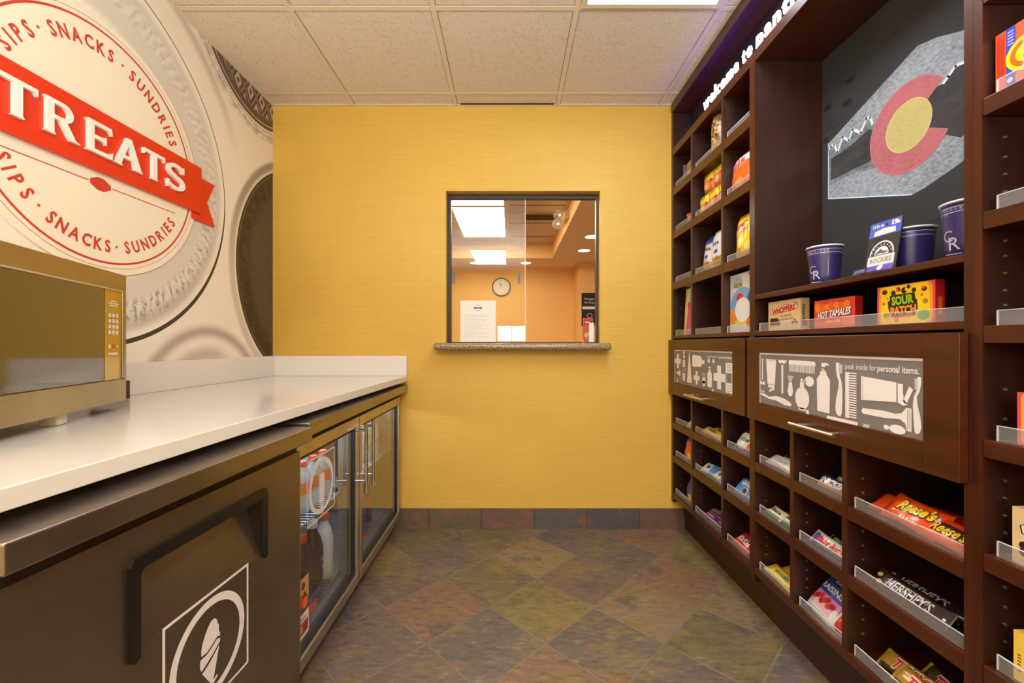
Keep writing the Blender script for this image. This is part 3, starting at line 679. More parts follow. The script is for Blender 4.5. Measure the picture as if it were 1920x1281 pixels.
bottle('blue-capped bottle low behind the far fridge door', 'bottle', -.78, 2.20, .1365, P('blue_drink', (44, 60, 130), .2), BLUECAP, BLU, r=.033, h=.23)
bottle('red-labelled bottle low behind the far fridge door', 'bottle', -.78, 2.30, .1365, DARKB, REDCAP, P('red_label', (170, 40, 36), .5), r=.033, h=.23)

# ------------------------------------------------------------------ round wall sign
t = thing('round_wall_sign', 'large round cream wall sign with a red TREATS ribbon over the mural', 'sign', (XL, 1.475, 1.33))
SF = frame((XL, 0, 0), (0, 1, 0), (0, 0, 1))
def ms(): q = MB(); q.M = SF; return q
CREAM = P('cream_sign_face', (244, 234, 214), .45); SRED = P('sign_red_print', (206, 62, 44), .5); RRED = P('ribbon_red', (226, 52, 16), .42); LWH = P('raised_white_letter', (244, 240, 232), .4)
sc_, sz_ = 1.475, 1.77
m = ms(); m.lathe([(.437, .0005), (.437, .005), (.435, .0065)], CREAM, (sc_, sz_), 96)
m.ring(sc_, sz_, .392, .399, .0072, SRED, 110); m.ring(sc_, sz_, .4125, .4138, .0072, SRED, 110)
m.rect(1.165, 1.42, 1.6365, 1.6395, .0074, SRED); m.rect(1.502, 1.785, 1.6365, 1.6395, .0074, SRED)
m.poly([(1.461 + .037 * ca, 1.638 + .022 * sa) for ca, sa in [(-1, -.35), (-1, .35), (-.3, 1), (.3, 1), (1, .35), (1, -.35), (.3, -1), (-.3, -1)]], .0075, SRED)
def arc_text(m, s, a_start, a_end, r, size, top=True):
    wd = [text_geo(ch, .025)[3] - text_geo(ch, .025)[2] for ch in s]; sp = .30
    pos = [0.0]
    for i in range(1, len(s)): pos.append(pos[-1] + wd[i - 1] / 2 + sp + wd[i] / 2)
    for i, ch in enumerate(s):
        a = a_start + (a_end - a_start) * pos[i] / pos[-1]
        ar = math.radians(a); rr = r - size * .36 if top else r + size * .36
        x, y = sc_ + rr * math.cos(ar), sz_ + rr * math.sin(ar)
        m.text(ch, x, y, size, SRED, .0074, bold=.03, width=wd[i] * size * .80, rot=(ar - math.pi / 2) if top else (ar + math.pi / 2))
R_, S_ = .336, .058
arc_text(m, 'SIPS', 152, 134.5, R_, S_); arc_text(m, 'SNACKS', 120.5, 86, R_, S_); arc_text(m, 'SUNDRIES', 71, 27.5, R_, S_)
arc_text(m, 'SIPS', -152, -134.5, R_, S_, False); arc_text(m, 'SNACKS', -120.5, -88, R_, S_, False); arc_text(m, 'SUNDRIES', -75, -31, R_, S_, False)
for a in (128.3, 78.3, -127.8, -82.3): m.circ(sc_ + (R_) * math.cos(math.radians(a)), sz_ + R_ * math.sin(math.radians(a)), .0045, .0074, SRED, n=14)
m.build('sign_disc', t)
m = ms(); prism(m, [(1.03, 1.677), (1.918, 1.677), (1.918, 1.881), (1.03, 1.881)], .010, .022, RRED)
for sg in (1, -1):
    f = lambda pts: [(1.475 + sg * (a - 1.475), b) for a, b in pts]
    prism(m, f([(1.875, 1.645), (2.022, 1.645), (1.969, 1.744), (2.02, 1.842), (1.875, 1.842)]), .002, .0098, RRED)
rb = m.build('ribbon', t)
def stroke(m, pts, h0, h1): prism(m, pts, h0, h1, LWH)
def glyph(ch, x0, x1, b0, b1):
    m = ms(); W = x1 - x0; H = b1 - b0; h0, h1 = .0222, .034; T = H * .17; th = H * .105
    g = lambda pts: [(x0 + a * W, b0 + b * H) for a, b in pts]
    def hs(pts): prism(m, g(pts), h0, h1, LWH)
    if ch == 'T':
        hs([(0.02, .80), (0.02, 1.0), (.98, 1.0), (.98, .80), (.90, .88), (.10, .88)]); hs([(.40, .06), (.40, .89), (.60, .89), (.60, .06), (.66, 0), (.34, 0)])
    elif ch == 'E':
        hs([(.05, 0), (0, .03), (.08, .08), (.08, .92), (0, .97), (.05, 1), (.28, 1), (.28, 0)]); hs([(.27, .88), (.27, 1), (.95, 1), (.98, .78), (.88, .88)])
        hs([(.27, .45), (.27, .57), (.68, .57), (.74, .64), (.74, .38), (.68, .45)]); hs([(.27, 0), (.27, .12), (.90, .12), (1.0, .22), (.97, 0)])
    elif ch == 'R':
        hs([(0, 0), (.06, .06), (.06, .94), (0, 1), (.25, 1), (.25, .06), (.31, 0)])
        exring(m, x0 + .50 * W, b0 + .725 * H, .16 * H, .275 * H, h0, h1, LWH, 14, -90, 90, kx=1.08)
        hs([(.24, .885), (.24, 1), (.51, 1), (.51, .885)]); hs([(.24, .45), (.24, .565), (.51, .565), (.51, .45)])
        hs([(.40, .46), (.62, .46), (.86, .06), (1.02, 0), (.72, 0)])
    elif ch == 'A':
        hs([(.06, .05), (.44, 1), (.53, 1), (.53, .88), (.22, .05), (.29, 0), (0, 0)]); hs([(.42, 1), (.58, 1), (.93, .05), (1.0, 0), (.64, 0), (.71, .05)])
        hs([(.27, .27), (.30, .38), (.66, .38), (.69, .27)])
    elif ch == 'S':
        path = [(.5 + .37 * math.cos(math.radians(a)), .735 + .205 * math.sin(math.radians(a))) for a in range(25, 262, 12)] + [(.5 + .40 * math.cos(math.radians(a)), .265 + .205 * math.sin(math.radians(a))) for a in range(80, -156, -12)]
        for i in range(len(path) - 1):
            (a, b), (c, d) = path[i], path[i + 1]; a, b, c, d = a * W, b * H, c * W, d * H
            l = math.hypot(c - a, d - b) or 1; tt = H * (.062 + .022 * math.sin(math.pi * i / (len(path) - 2))); nx, ny = -(d - b) / l * tt, (c - a) / l * tt; ex, ey = (c - a) / l * .002, (d - b) / l * .002
            prism(m, [(x0 + a - ex + nx, b0 + b - ey + ny), (x0 + a - ex - nx, b0 + b - ey - ny), (x0 + c + ex - nx, b0 + d + ey - ny), (x0 + c + ex + nx, b0 + d + ey + ny)], h0, h1, LWH)
        hs([(.80, .72), (.93, .72), (.92, 1.0), (.84, .92)]); hs([(.03, .30), (.15, .30), (.12, .10), (.06, 0)])
    m.build('raised_letter', rb)
for ch, a, b2 in [('T', 1.143, 1.246), ('R', 1.262, 1.366), ('E', 1.386, 1.478), ('A', 1.484, 1.600), ('T', 1.602, 1.703), ('S', 1.710, 1.808)]: glyph(ch, a, b2, 1.727, 1.832)

# ------------------------------------------------------------------ shelving units along the right wall
XF, XB, TH = .955, 1.30, .0175
PIN = P('steel_shelf_pin', (190, 180, 170), .35, .9)
def lip(parent, ya, yb, z, x=.9665):
    m = MB(); m.box(x, x + .0028, ya, yb, z + .0003, z + .0295, ACRYLIC);
    m.box(x - .0002, x + .003, ya, yb, z + .0296, z + .0308, ACREDGE); m.box(x - .0002, x + .003, yb + .0001, yb + .0016, z + .0003, z + .0308, ACREDGE)
    return m.build('shelf_lip', parent)
def shelf(t, y0, y1, ztop, th, lip_on=True, xf=XF, xb=XB - .006, name='shelf'):
    s = B(name, (xf, xb, y0, y1, ztop - th, ztop), WOODH, t, bevel=.0012)
    if lip_on: lip(s, y0 + .002, y1 - .014, ztop)
    return s
def panel(t, y0, y1, z0, z1, x0=XF, x1=XB, name='side_panel', mat=WOOD):
    m = MB(); m.box(x0, x0 + .004, y0, y1, z0, z1, mat).box(x0 + .0041, x1, y0 + .0001, y1 - .0001, z0, z1, WOOD_SHADE); return m.build(name, t)  # front strip in plain wood, the rest in the shade-darkened copy
def pins(t, y, face, zs, x=1.0):
    m = MB()
    for z in zs: m.rod((x, y, z), (x, y + face * .003, z), .0028, PIN, 8)
    o = m.build('shelf_pins', t); return o
def fascia(t, y0, y1):
    B('crown_molding', (.945, 1.075, y0, y1, 2.446, ZC - .0055), WOODH, t, bevel=.002)
    B('fascia_panel', (1.055, 1.07, y0, y1, 2.2405, 2.4455), P('sign_bay_dark_panel', (26, 20, 34), .5), t)
    B('sign_rail', (XF, XB, y0, y1, 2.197, 2.24), WOODH, t, bevel=.0012)
def plinth(t, y0, y1): B('toe_kick', (1.03, 1.045, y0, y1, 0.0005, .1895), WOOD_SHADE, t)
GPAN = P('grey_printed_panel', (124, 116, 114), .5); GW = P('white_silhouette', (236, 226, 222), .5)
def door(t, y0, y1, oy0, oy1, hy0, hy1, hz, deco):
    z0, z1, oz0, oz1 = .801, 1.116, .871, 1.060; x0, x1 = .935, .9543
    m = MB()
    for d in [(y0, oy0, z0, z1), (oy1, y1, z0, z1), (oy0, oy1, z0, oz0), (oy0, oy1, oz1, z1)]: m.box(x0, x1, *d, WOODH)
    d = m.build('flip_door', t, bevel=.0012)
    m = MB(); m.box(.9402, .953, oy0 + .0005, oy1 - .0005, oz0 + .0005, oz1 - .0005, GPAN); m.M = frame((.9401, oy1, 0), (0, -1, 0), (0, 0, 1))
    W = oy1 - oy0; m.rect(.0, .006, oz0, oz1, .0006, GW); m.rect(.006, W, oz1 - .0075, oz1 - .001, .0006, GW)
    deco(m); m.build('picture_panel', d)
    m = MB(); m.rod((.900, hy0, hz), (.900, hy1, hz), .0055, BRUSHN, 14)
    for y in (hy0 + .03, hy1 - .03): m.rod((.935, y, hz), (.903, y, hz), .0045, BRUSHN)
    m.build('door_handle', d)

def toothbrush(m, x, zt, zb, flip=1, kw=1.0):
    L = zt - zb; bo = .018 if kw == 1.0 else .0115
    prof = [(0, .006), (.12, .006), (.25, .0055), (.36, .005), (.5, .008), (.7, .012), (.88, .0125), (.97, .009), (1, .004)]
    cxs = [0, 0, .003, .010, .010, .006, .004, .005, .006]
    l = [(x + flip * c - w, zt - L * u) for (u, w0), c in zip(prof, cxs) for w in (w0 * kw,)]; r = [(x + flip * c + w0 * kw, zt - L * u) for (u, w0), c in zip(prof, cxs)]
    m.poly(l + r[::-1], .0008, GW); m.rect(min(x + flip * .004, x + flip * bo), max(x + flip * .004, x + flip * bo), zt - .030, zt - .004, .0009, P('pale_bristles', (196, 186, 182), .5))
def toiletries(m):
    h = .0008; M_ = P('print_grey', (128, 120, 118), .5)
    m.line([(.019, 1.036), (.019, .952)], .006, h, GW); m.poly([(.004, .941), (.006, .952), (.019, .958), (.034, .952), (.037, .941)], h, GW)
    m.poly([(.042, 1.036), (.101, 1.036), (.094, .947), (.050, .947)], h, GW); m.poly([(.053, .945), (.092, .945), (.09, .934), (.056, .934)], h, GW); m.poly([(.058, .917), (.064, .928), (.092, .936), (.090, .928)], h, GW); m.line([(.044, 1.031), (.1, 1.031)], .001, .001, M_)
    m.poly([(.113, 1.036), (.158, 1.036), (.158, 1.030), (.141, 1.021), (.130, 1.021), (.113, 1.030)], h, GW); m.line([(.135, 1.023), (.135, .924)], .010, h, GW)
    m.poly([(.169, 1.036), (.174, 1.038), (.291, 1.037), (.295, 1.032), (.295, 1.023), (.170, 1.023)], h, GW)
    for i in range(18): m.rect(.1715 + i * .0068, .1755 + i * .0068, .999, 1.0235, h, GW)
    m.poly([(.163, .985), (.192, .985), (.185, .966), (.170, .966)], h, P('pale_bristles', (196, 186, 182), .5)); m.poly([(.170, .964), (.185, .964), (.189, .946), (.192, .934), (.187, .920), (.178, .915), (.168, .920), (.163, .934), (.167, .946)], h, GW)
    m.circ(.235, .917, .033, h, GW, ry=.036); m.rect(.218, .252, .877, .886, h, GW); m.rect(.225, .244, .952, .968, h, GW); m.circ(.234, .974, .007, h, GW, ry=.007); m.circ(.268, .974, .021, h, GW, ry=.016); m.rect(.236, .252, .970, .976, h, GW)
    m.poly([(.303, .887), (.353, .887), (.355, .984), (.342, 1.000), (.339, 1.011), (.317, 1.011), (.314, 1.000), (.301, .984)], h, GW); m.rect(.323, .334, 1.013, 1.022, h, GW); m.poly([(.319, 1.035), (.345, 1.035), (.354, 1.026), (.347, 1.028), (.337, 1.028), (.334, 1.018), (.322, 1.018)], h, GW)
    m.poly([(.005, .912), (.034, .908), (.060, .900), (.100, .908), (.140, .905), (.172, .897), (.184, .890), (.178, .882), (.15, .882), (.10, .892), (.06, .892), (.03, .898), (.004, .903)], h, GW); m.rect(.008, .032, .908, .920, h, P('pale_bristles', (196, 186, 182), .5))
    toothbrush(m, .384, 1.038, .886)
    m.rect(.412, .425, .886, 1.013, h, GW)
    for i in range(19): m.rect(.425, .451, .8885 + i * .0067, .8922 + i * .0067, h, GW)
    m.poly([(.466, 1.006), (.571, .998), (.571, .950), (.466, .942)], h, GW); m.poly([(.574, .996), (.588, .996), (.588, .976), (.591, .958), (.60, .948), (.588, .944), (.574, .950)], h, GW); m.poly([(.588, .955), (.596, .948), (.614, .985), (.604, .992)], h, GW)
    for i in range(14): m.circ(.4715, .946 + i * .0043, .0012, .001, M_, n=6)
    m.poly([(.467, .914), (.472, .921), (.54, .924), (.568, .921), (.585, .926), (.596, .940), (.610, .940), (.610, .886), (.598, .886), (.594, .902), (.58, .910), (.566, .909), (.54, .906), (.472, .906)], h, GW)
    for i in range(3): m.line([(.600 + i * .0035, .890), (.600 + i * .0035, .937)], .001, .001, M_)
    toothbrush(m, .629, 1.016, .884, flip=-1, kw=.72)
    m.circ(.573, .884, .022, h, GW, ry=.011); m.circ(.543, .884, .008, h, GW, ry=.006)
    m.poly([(.34, .870), (.345, .880), (.455, .880), (.455, .870)], h, GW); m.poly([(.47, .870), (.474, .880), (.495, .880), (.49, .870)], h, P('pale_bristles', (196, 186, 182), .5)); m.poly([(.252, .870), (.256, .882), (.264, .884), (.268, .870)], h, GW)
    m.text('peek inside for', .412, 1.022, .0235, GW, .001, width=.101, align='L'); m.text('personal items.', .517, 1.022, .0235, GW, .001, bold=.02, width=.112, align='L')
def medical(m):
    h = .0008
    def cross(x, z, s):
        w = s * .34
        m.poly([(x - w, z + s), (x + w, z + s), (x + w, z + w), (x + s, z + w), (x + s, z - w), (x + w, z - w), (x + w, z - s), (x - w, z - s), (x - w, z - w), (x - s, z - w), (x - s, z + w), (x - w, z + w)], h, GW)
    cross(.052, .996, .040); cross(.292, .921, .034); cross(.524, .941, .053)
    m.poly([(.196, 1.010), (.201, 1.045), (.209, 1.045), (.214, 1.010), (.236, .889), (.174, .889)], h, GW)
    def strip(x, z0, z1, w):
        m.rect(x - w, x + w, z0, z1, h, GW); mid = (z0 + z1) / 2; q = (z1 - z0) * .16; m.rect(x - w * .8, x + w * .8, mid - q, mid + q, .001, GPAN)
        for i in range(3):
            for s in (1, -1): m.rect(x - w * .6, x + w * .6, mid + s * (q * 1.6 + i * q * .55) - .001, mid + s * (q * 1.6 + i * q * .55) + .001, .001, GPAN)
    strip(.134, .894, 1.006, .017); strip(.610, .880, 1.010, .028)
    m.poly([(.240, 1.028), (.250, 1.036), (.335, 1.032), (.350, 1.020), (.358, 1.008), (.378, 1.016), (.378, .992), (.358, .996), (.345, .984), (.335, .978), (.25, .974), (.240, .984)], h, GW)
    m.rect(.357, .387, .900, .930, h, GW); m.circ(.372, .900, .015, h, GW, n=20); m.ring(.372, .935, .011, .015, h, GW, 20, 0, 180); m.rect(.357, .361, .928, .936, h, GW); m.rect(.383, .387, .928, .936, h, GW)
    m.poly([(.410, .888), (.454, .888), (.456, .950), (.440, .966), (.438, .974), (.426, .974), (.424, .966), (.408, .950)], h, GW); m.rect(.421, .443, .977, .984, h, GW)
    for x, z in ((.134, 1.044), (.134, 1.022), (.423, 1.012), (.468, 1.012)): m.circ(x, z, .010, h, GW, n=18, a0=90, a1=270); m.rect(x, x + .012, z - .008, z + .008, .001, GW)
    m.poly([(.022, .930), (.072, .944), (.085, .944), (.085, .914), (.072, .916)], h, GW); m.rect(.04, .052, .878, .896, h, GW); m.rect(.455, .47, .871, .882, h, GW)
    m.text('peek inside for', .41, 1.027, .018, GW, .001, width=.11, align='L'); m.text('personal items.', .524, 1.027, .018, GW, .001, bold=.02, width=.108, align='L')

UZ = [(2.004, .044), (1.749, .043), (1.452, .043)]; LZ = [(.632, .037), (.439, .038), (.2175, .0275)]
CHALKB = P('chalkboard_black', (46, 43, 42), .75)
# unit 1, far end
u1 = thing('display_shelving', 'dark wood cubby unit against the yellow wall, with the medical pictures door', 'shelving unit', (1.13, 2.1, 0), 'dark wood shelving units')
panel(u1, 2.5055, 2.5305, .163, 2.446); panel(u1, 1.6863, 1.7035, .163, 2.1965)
cols1 = [(2.2585, 2.505), (1.9325, 2.2395), (1.704, 1.9145)]
for a in (2.2400, 1.9150):
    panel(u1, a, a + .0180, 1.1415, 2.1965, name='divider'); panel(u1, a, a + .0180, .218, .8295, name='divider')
B('back_panel', (XB + .0005, XB + .012, 1.6863, 2.5305, .163, 2.24), BLACKIN, u1)
for (a, b2) in cols1:
    for zt, th in UZ: shelf(u1, a + .0005, b2 - .0005, zt, th, lip_on=zt < 1.5 or True)
    for zt, th in LZ[:2]: shelf(u1, a + .0005, b2 - .0005, zt, th)
bb = shelf(u1, 1.704, 2.505, 1.1411, .018, False, name='shelf')
for a, b2 in cols1: lip(bb, a + .002, b2 - .014, 1.1411)
bb = shelf(u1, 1.704, 2.505, .2175, .0275, False, name='shelf')
for a, b2 in cols1: lip(bb, a + .002, b2 - .014, .2175)
shelf(u1, 1.704, 2.505, .848, .018, False, name='compartment_floor'); fascia(u1, 1.6863, 2.505); plinth(u1, 1.6863, 2.5305)
door(u1, 1.7065, 2.524, 1.799, 2.444, 1.995, 2.208, .830, medical)
pins(u1, 2.2400, -1, [.26 + .034 * i for i in range(4)] + [.47 + .03 * i for i in range(3)]); pins(u1, 2.5055, -1, [.26, .30, .34, 1.25, 1.30, 1.36])
# unit 2, chalkboard nook
u2 = thing('display_shelving', 'dark wood middle unit with the chalkboard alcove and toiletry pictures door', 'shelving unit', (1.13, 1.28, 0), 'dark wood shelving units')
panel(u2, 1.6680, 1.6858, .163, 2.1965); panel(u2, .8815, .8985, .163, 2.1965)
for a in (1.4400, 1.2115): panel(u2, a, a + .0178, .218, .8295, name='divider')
B('back_panel', (XB + .0005, XB + .012, .8815, 1.6858, .163, 2.24), BLACKIN, u2)
cols2 = [(1.4583, 1.6675), (1.2298, 1.4395), (.899, 1.211)]
for (a, b2) in cols2:
    for zt, th in LZ[:2]: shelf(u2, a + .0005, b2 - .0005, zt, th)
bb = shelf(u2, .899, 1.6675, .2175, .0275, False)
for a, b2 in cols2: lip(bb, a + .002, b2 - .014, .2175)
bb = shelf(u2, .899, 1.6675, 1.1411, .018, False); lip(bb, .900, 1.654, 1.1411)
shelf(u2, .899, 1.6675, 1.282, .017, False, xb=1.2185); shelf(u2, .899, 1.6675, .848, .018, False, name='compartment_floor')
fascia(u2, .8815, 1.6858); plinth(u2, .8815, 1.6858)
door(u2, .889, 1.6858, .968, 1.609, 1.188, 1.378, .836, toiletries)
pins(u2, 1.4400, -1, [.27 + .03 * i for i in range(4)] + [.49, .52, .68, .72]); pins(u2, 1.6680, -1, [.27 + .034 * i for i in range(4)] + [.48, .68]); pins(u2, 1.2115, -1, [.27, .31, .35, .48, .52, .56, .67, .71])
# chalkboard with the drawing
cb = B('chalkboard', (1.219, 1.228, .899, 1.6675, 1.2825, 2.1965), CHALKB, u2)
def chalk(name, c1, c2, sc_=60, th=.5):
    m, nt, b = newmat(name); t = NT(nt); p = t.pos()[0]
    n = t.noise(t.mapping(p, (1, 1, 2.5), (.5, 0, 0)), sc_, 5, .75); n2 = t.noise(p, 7, 3)
    f = t.m('ADD', t.m('MULTIPLY', n, .7), t.m('MULTIPLY', n2, .3))
    nt.links.new(t.ramp(f, [(th - .14, L3(c1)), (th + .1, L3(c2))]), b.inputs['Base Color']); b.inputs['Roughness'].default_value = .95; return m
CGR = chalk('grey_white_chalk', (104, 106, 108), (164, 168, 174)); CPK = chalk('red_pink_chalk', (138, 72, 76), (180, 100, 104), 80, .42); CYE = chalk('yellow_chalk', (156, 142, 84), (186, 170, 102), 70, .42)
CDK = chalk('smudged_dark_chalk', (58, 54, 52), (96, 92, 90), 16, .52); CWH = P('white_chalk_line', (206, 212, 220), .95); HEXB = P('black_printed_hexagon', (22, 20, 20), .6)
CDP = chalk('deep_dark_board', (44, 40, 39), (66, 60, 58), 12, .5); CFD = chalk('fading_chalk', (84, 82, 82), (140, 142, 146), 30, .52)
m = MB(); m.M = frame((1.2189, 0, 0), (0, -1, 0), (0, 0, 1)); Y = lambda pts: [(-a, b) for a, b in pts]
m.poly(Y([(1.635, 1.859), (1.635, 1.647), (1.297, 1.544), (1.255, 1.551), (1.151, 1.583), (1.06, 1.66), (1.06, 1.93), (1.154, 1.938), (1.218, 1.968), (1.278, 1.985), (1.301, 1.977)]), .0002, CGR)
m.poly(Y([(1.632, 1.833), (1.605, 1.842), (1.59, 1.812), (1.564, 1.851), (1.537, 1.828), (1.518, 1.856), (1.484, 1.832), (1.461, 1.863), (1.436, 1.837), (1.38, 1.80), (1.37, 1.70), (1.40, 1.675), (1.46, 1.685), (1.516, 1.697), (1.56, 1.70), (1.632, 1.695)]), .0004, CFD)
m.poly(Y([(1.622, 1.795), (1.54, 1.80), (1.45, 1.822), (1.42, 1.80), (1.41, 1.74), (1.45, 1.71), (1.516, 1.713), (1.56, 1.712), (1.622, 1.715)]), .0005, CDP)
m.poly(Y([(1.245, 1.83), (1.20, 1.825), (1.187, 1.835), (1.168, 1.852), (1.12, 1.84), (1.06, 1.86), (1.06, 1.70), (1.154, 1.650), (1.19, 1.675), (1.245, 1.69)]), .0005, CDP)
m.line(Y([(1.634, 1.835), (1.622, 1.842), (1.605, 1.842), (1.59, 1.805), (1.564, 1.851), (1.537, 1.824), (1.518, 1.856), (1.484, 1.826), (1.461, 1.863), (1.445, 1.86), (1.436, 1.833)]), .009, .0007, CWH)
m.line(Y([(1.20, 1.826), (1.187, 1.836), (1.168, 1.853), (1.10, 1.84)]), .008, .0007, CWH)
m.line(Y([(1.634, 1.859), (1.634, 1.648), (1.297, 1.546)]), .004, .0007, CWH)
cc = (-1.308, 1.757)
m.ring(cc[0], cc[1], .07, .136, .0009, CPK, 60, 38, 332); m.ring(cc[0], cc[1], .134, .1375, .00095, P('pink_chalk_edge', (192, 108, 108), .95), 60, 38, 332)
m.circ(cc[0], cc[1] + .004, .075, .0010, CYE, n=44); m.ring(cc[0], cc[1] + .004, .0735, .0765, .0011, P('light_yellow_chalk', (200, 184, 118), .95), 44)
def hexo(a, b, r, fill=False):
    pts = [(-a + r * math.cos(math.radians(k)), b + r * .62 * math.sin(math.radians(k))) for k in (0, 60, 120, 180, 240, 300, 360)]
    m.poly(pts[:-1], .0003, HEXB) if fill else m.line(pts, .0025, .0003, HEXB)
for (a, b, r, fl) in [(1.355, 2.055, .032, 0), (1.53, 2.04, .022, 1), (1.545, 1.965, .024, 1), (1.60, 1.925, .030, 0), (1.64, 2.0, .02, 1), (1.647, 1.88, .016, 1), (1.655, 1.93, .03, 0), (1.225, 1.428, .034, 0), (1.213, 1.345, .034, 0), (1.44, 2.13, .03, 0), (1.13, 1.36, .02, 1)]: hexo(a, b, r, fl)
m.build('chalk_drawing', cb)
# unit 3, nearest
u3 = thing('display_shelving', 'dark wood unit nearest the camera at the right edge of the frame', 'shelving unit', (1.13, .54, 0), 'dark wood shelving units')
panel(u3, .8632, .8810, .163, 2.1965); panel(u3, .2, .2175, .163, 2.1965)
B('back_panel', (XB + .0005, XB + .012, .2, .881, .163, 2.24), BLACKIN, u3)
U3Z = [2.044, 1.812, 1.586, 1.357, 1.1285, .899, .670, .445, .2175]
for z in U3Z: shelf(u3, .218, .8605, z, .035 if z > .3 else .0275, xf=XF - .002)
fascia(u3, .2, .881); plinth(u3, .2, .881); pins(u3, .8632, -1, [.36, .395, .49, .525, .56, .60, .71, .745, .78, .815, .94, 1.0, 1.17, 1.20, 1.235, 1.27, 1.30, 1.40, 1.435, 1.47, 1.51, 1.62, 1.66, 1.70, 1.86, 1.90])

# illuminated words over the shelving
t = thing('illuminated_sign', 'glowing white welcome lettering standing on the top rail with a blue halo', 'sign', (.99, 1.75, 2.24))
LIT = P('lit_white_letter', (255, 255, 255), .4, emit=(255, 250, 250), es=2.2)
xpos = 2.165
for word, wd in (('welcome', .285), ('to', .060), ('pantry', .262)):
    vs, fs, a0, a1 = text_geo(word, .025, .0); k = wd / (a1 - a0); cur = 0
    for ch in word:
        v2, f2, c0, c1 = text_geo(ch, .012, .035); wch = (c1 - c0) * k
        m = MB(); m.M = frame((.985, 0, 2.2402 + .030), (0, -1, 0), (0, 0, 1))
        m.text(ch, -(xpos), 0, .094, LIT, .0035, bold=.012, ext=.035, width=wch, align='L'); m.build('letter', t)
        xpos -= wch + .012
    xpos -= .022
B('raceway', (.993, 1.003, 1.1, 2.2, 2.2403, 2.275), WOOD_SHADE, t)
m = MB(); BL = P('blue_led_strip', (20, 40, 255), .5, emit=(10, 30, 255), es=16.0); m.box(1.03, 1.036, .5, 2.4, 2.2403, 2.246, BL); m.build('led_strip', t)

# ------------------------------------------------------------------ products
CAB = Matrix(((0, 0, -1, 0), (-1, 0, 0, 0), (0, 1, 0, 0), (0, 0, 0, 1)))   # local x = right as seen, y = up, z = towards the aisle
def place(o, y, x, z, yaw=0.0, tilt=0.0, roll=0.0, lift=.0006):
    R = CAB @ Matrix.Rotation(math.radians(yaw), 4, 'Y') @ Matrix.Rotation(math.radians(tilt), 4, 'X') @ Matrix.Rotation(math.radians(roll), 4, 'Z')
    zm = min((R @ v.co).z for v in o.data.vertices); xm = min((R @ v.co).x for v in o.data.vertices); x = max(x, .9712 - xm)
    o.matrix_world = Matrix.Translation((x, y, z - zm + lift)) @ R; return o
def pillow(w, h, t, zone, crimp='y', nx=26, ny=20, seed=1, wr=.05, p=3.0):
    rnd = random.Random(seed); ph = [rnd.uniform(0, 6.3) for _ in range(6)]
    def prof(u, v):
        a, c = (abs(u), abs(v)) if crimp == 'y' else (abs(v), abs(u))
        if c > .90: return .02
        f = max(0, 1 - a ** p) * max(0, 1 - (c / .90) ** 4)
        return max(.02, f ** .55 * (1 + wr * (math.sin(5 * u + ph[0] + 3 * v) + .7 * math.sin(9 * v + ph[1] - 4 * u) + .5 * math.sin(14 * u + ph[2]))))
    def sh(u, v):     # outline pulls in near the crimps
        a, c = (u, v) if crimp == 'y' else (v, u)
        a2 = a * (1 - .05 * (1 - abs(c)) * 1.6 + .012 * math.sin(6 * c + ph[3]))
        return (a2, c) if crimp == 'y' else (c, a2)
    m = MB(); gf = []
    for s in (1, -1):
        vs = []
        for j in range(ny + 1):
            for i in range(nx + 1):
                u, v = -1 + 2 * i / nx, -1 + 2 * j / ny
                a, b = sh(u, v); zg = 0
                edge = j in (0, ny) if crimp == 'y' else i in (0, nx)
                if edge and ((i if crimp == 'y' else j) % 2): a, b = (a, b * .985) if crimp == 'y' else (a * .985, b)
                vs.append((a * w / 2, b * h / 2, s * t / 2 * prof(u, v)))
        fb = {}
        for j in range(ny):
            for i in range(nx):
                q = (j * (nx + 1) + i, j * (nx + 1) + i + 1, (j + 1) * (nx + 1) + i + 1, (j + 1) * (nx + 1) + i)
                mt = zone(-1 + 2 * (i + .5) / nx, -1 + 2 * (j + .5) / ny, s)
                fb.setdefault(mt, []).append(q if s > 0 else q[::-1])
        base = len(m.v)
        m.v += vs
        for mt, qs in fb.items():
            k = m.mid(mt)
            for q in qs: m.f.append(tuple(i + base for i in q)); m.mi.append(k); m.sm.append(True)
    # close the rim
    n = (nx + 1) * (ny + 1); rim = [i for i in range(nx)] + [nx + j * (nx + 1) for j in range(ny)] + [n - 1 - i for i in range(nx)] + [(ny - j) * (nx + 1) for j in range(ny)]
    k = m.mid(m.mats[0])
    for a, b in zip(rim, rim[1:] + rim[:1]): m.f.append((a, a + n, b + n, b)); m.mi.append(k); m.sm.append(False)
    zf = lambda x, y: t / 2 * prof(max(-.99, min(.99, 2 * x / w)), max(-.99, min(.99, 2 * y / h))) + .0004
    return m, zf
def pk(name, rgb, rough=.32): return P(name, rgb, rough, coat=.25)
def fin(m, name, label, cat, group=None): return tag(m.build(name), label, cat, group)
def blob(m, x, y, r, mat, zf, h=.0004, ry=None, n=18):   # disc wrapped on a pillow
    ry = ry or r; c = [(x, y, zf(x, y) + h)]; vs = c + [(x + q * r * math.cos(a), y + q * ry * math.sin(a), zf(x + q * r * math.cos(a), y + q * ry * math.sin(a)) + h) for q in (.5, 1) for a in [2 * math.pi * i / n for i in range(n)]]
    fs = [(0, 1 + i, 1 + (i + 1) % n) for i in range(n)] + [(1 + i, 1 + n + i, 1 + n + (i + 1) % n, 1 + (i + 1) % n) for i in range(n)]
    m.add(vs, fs, mat)

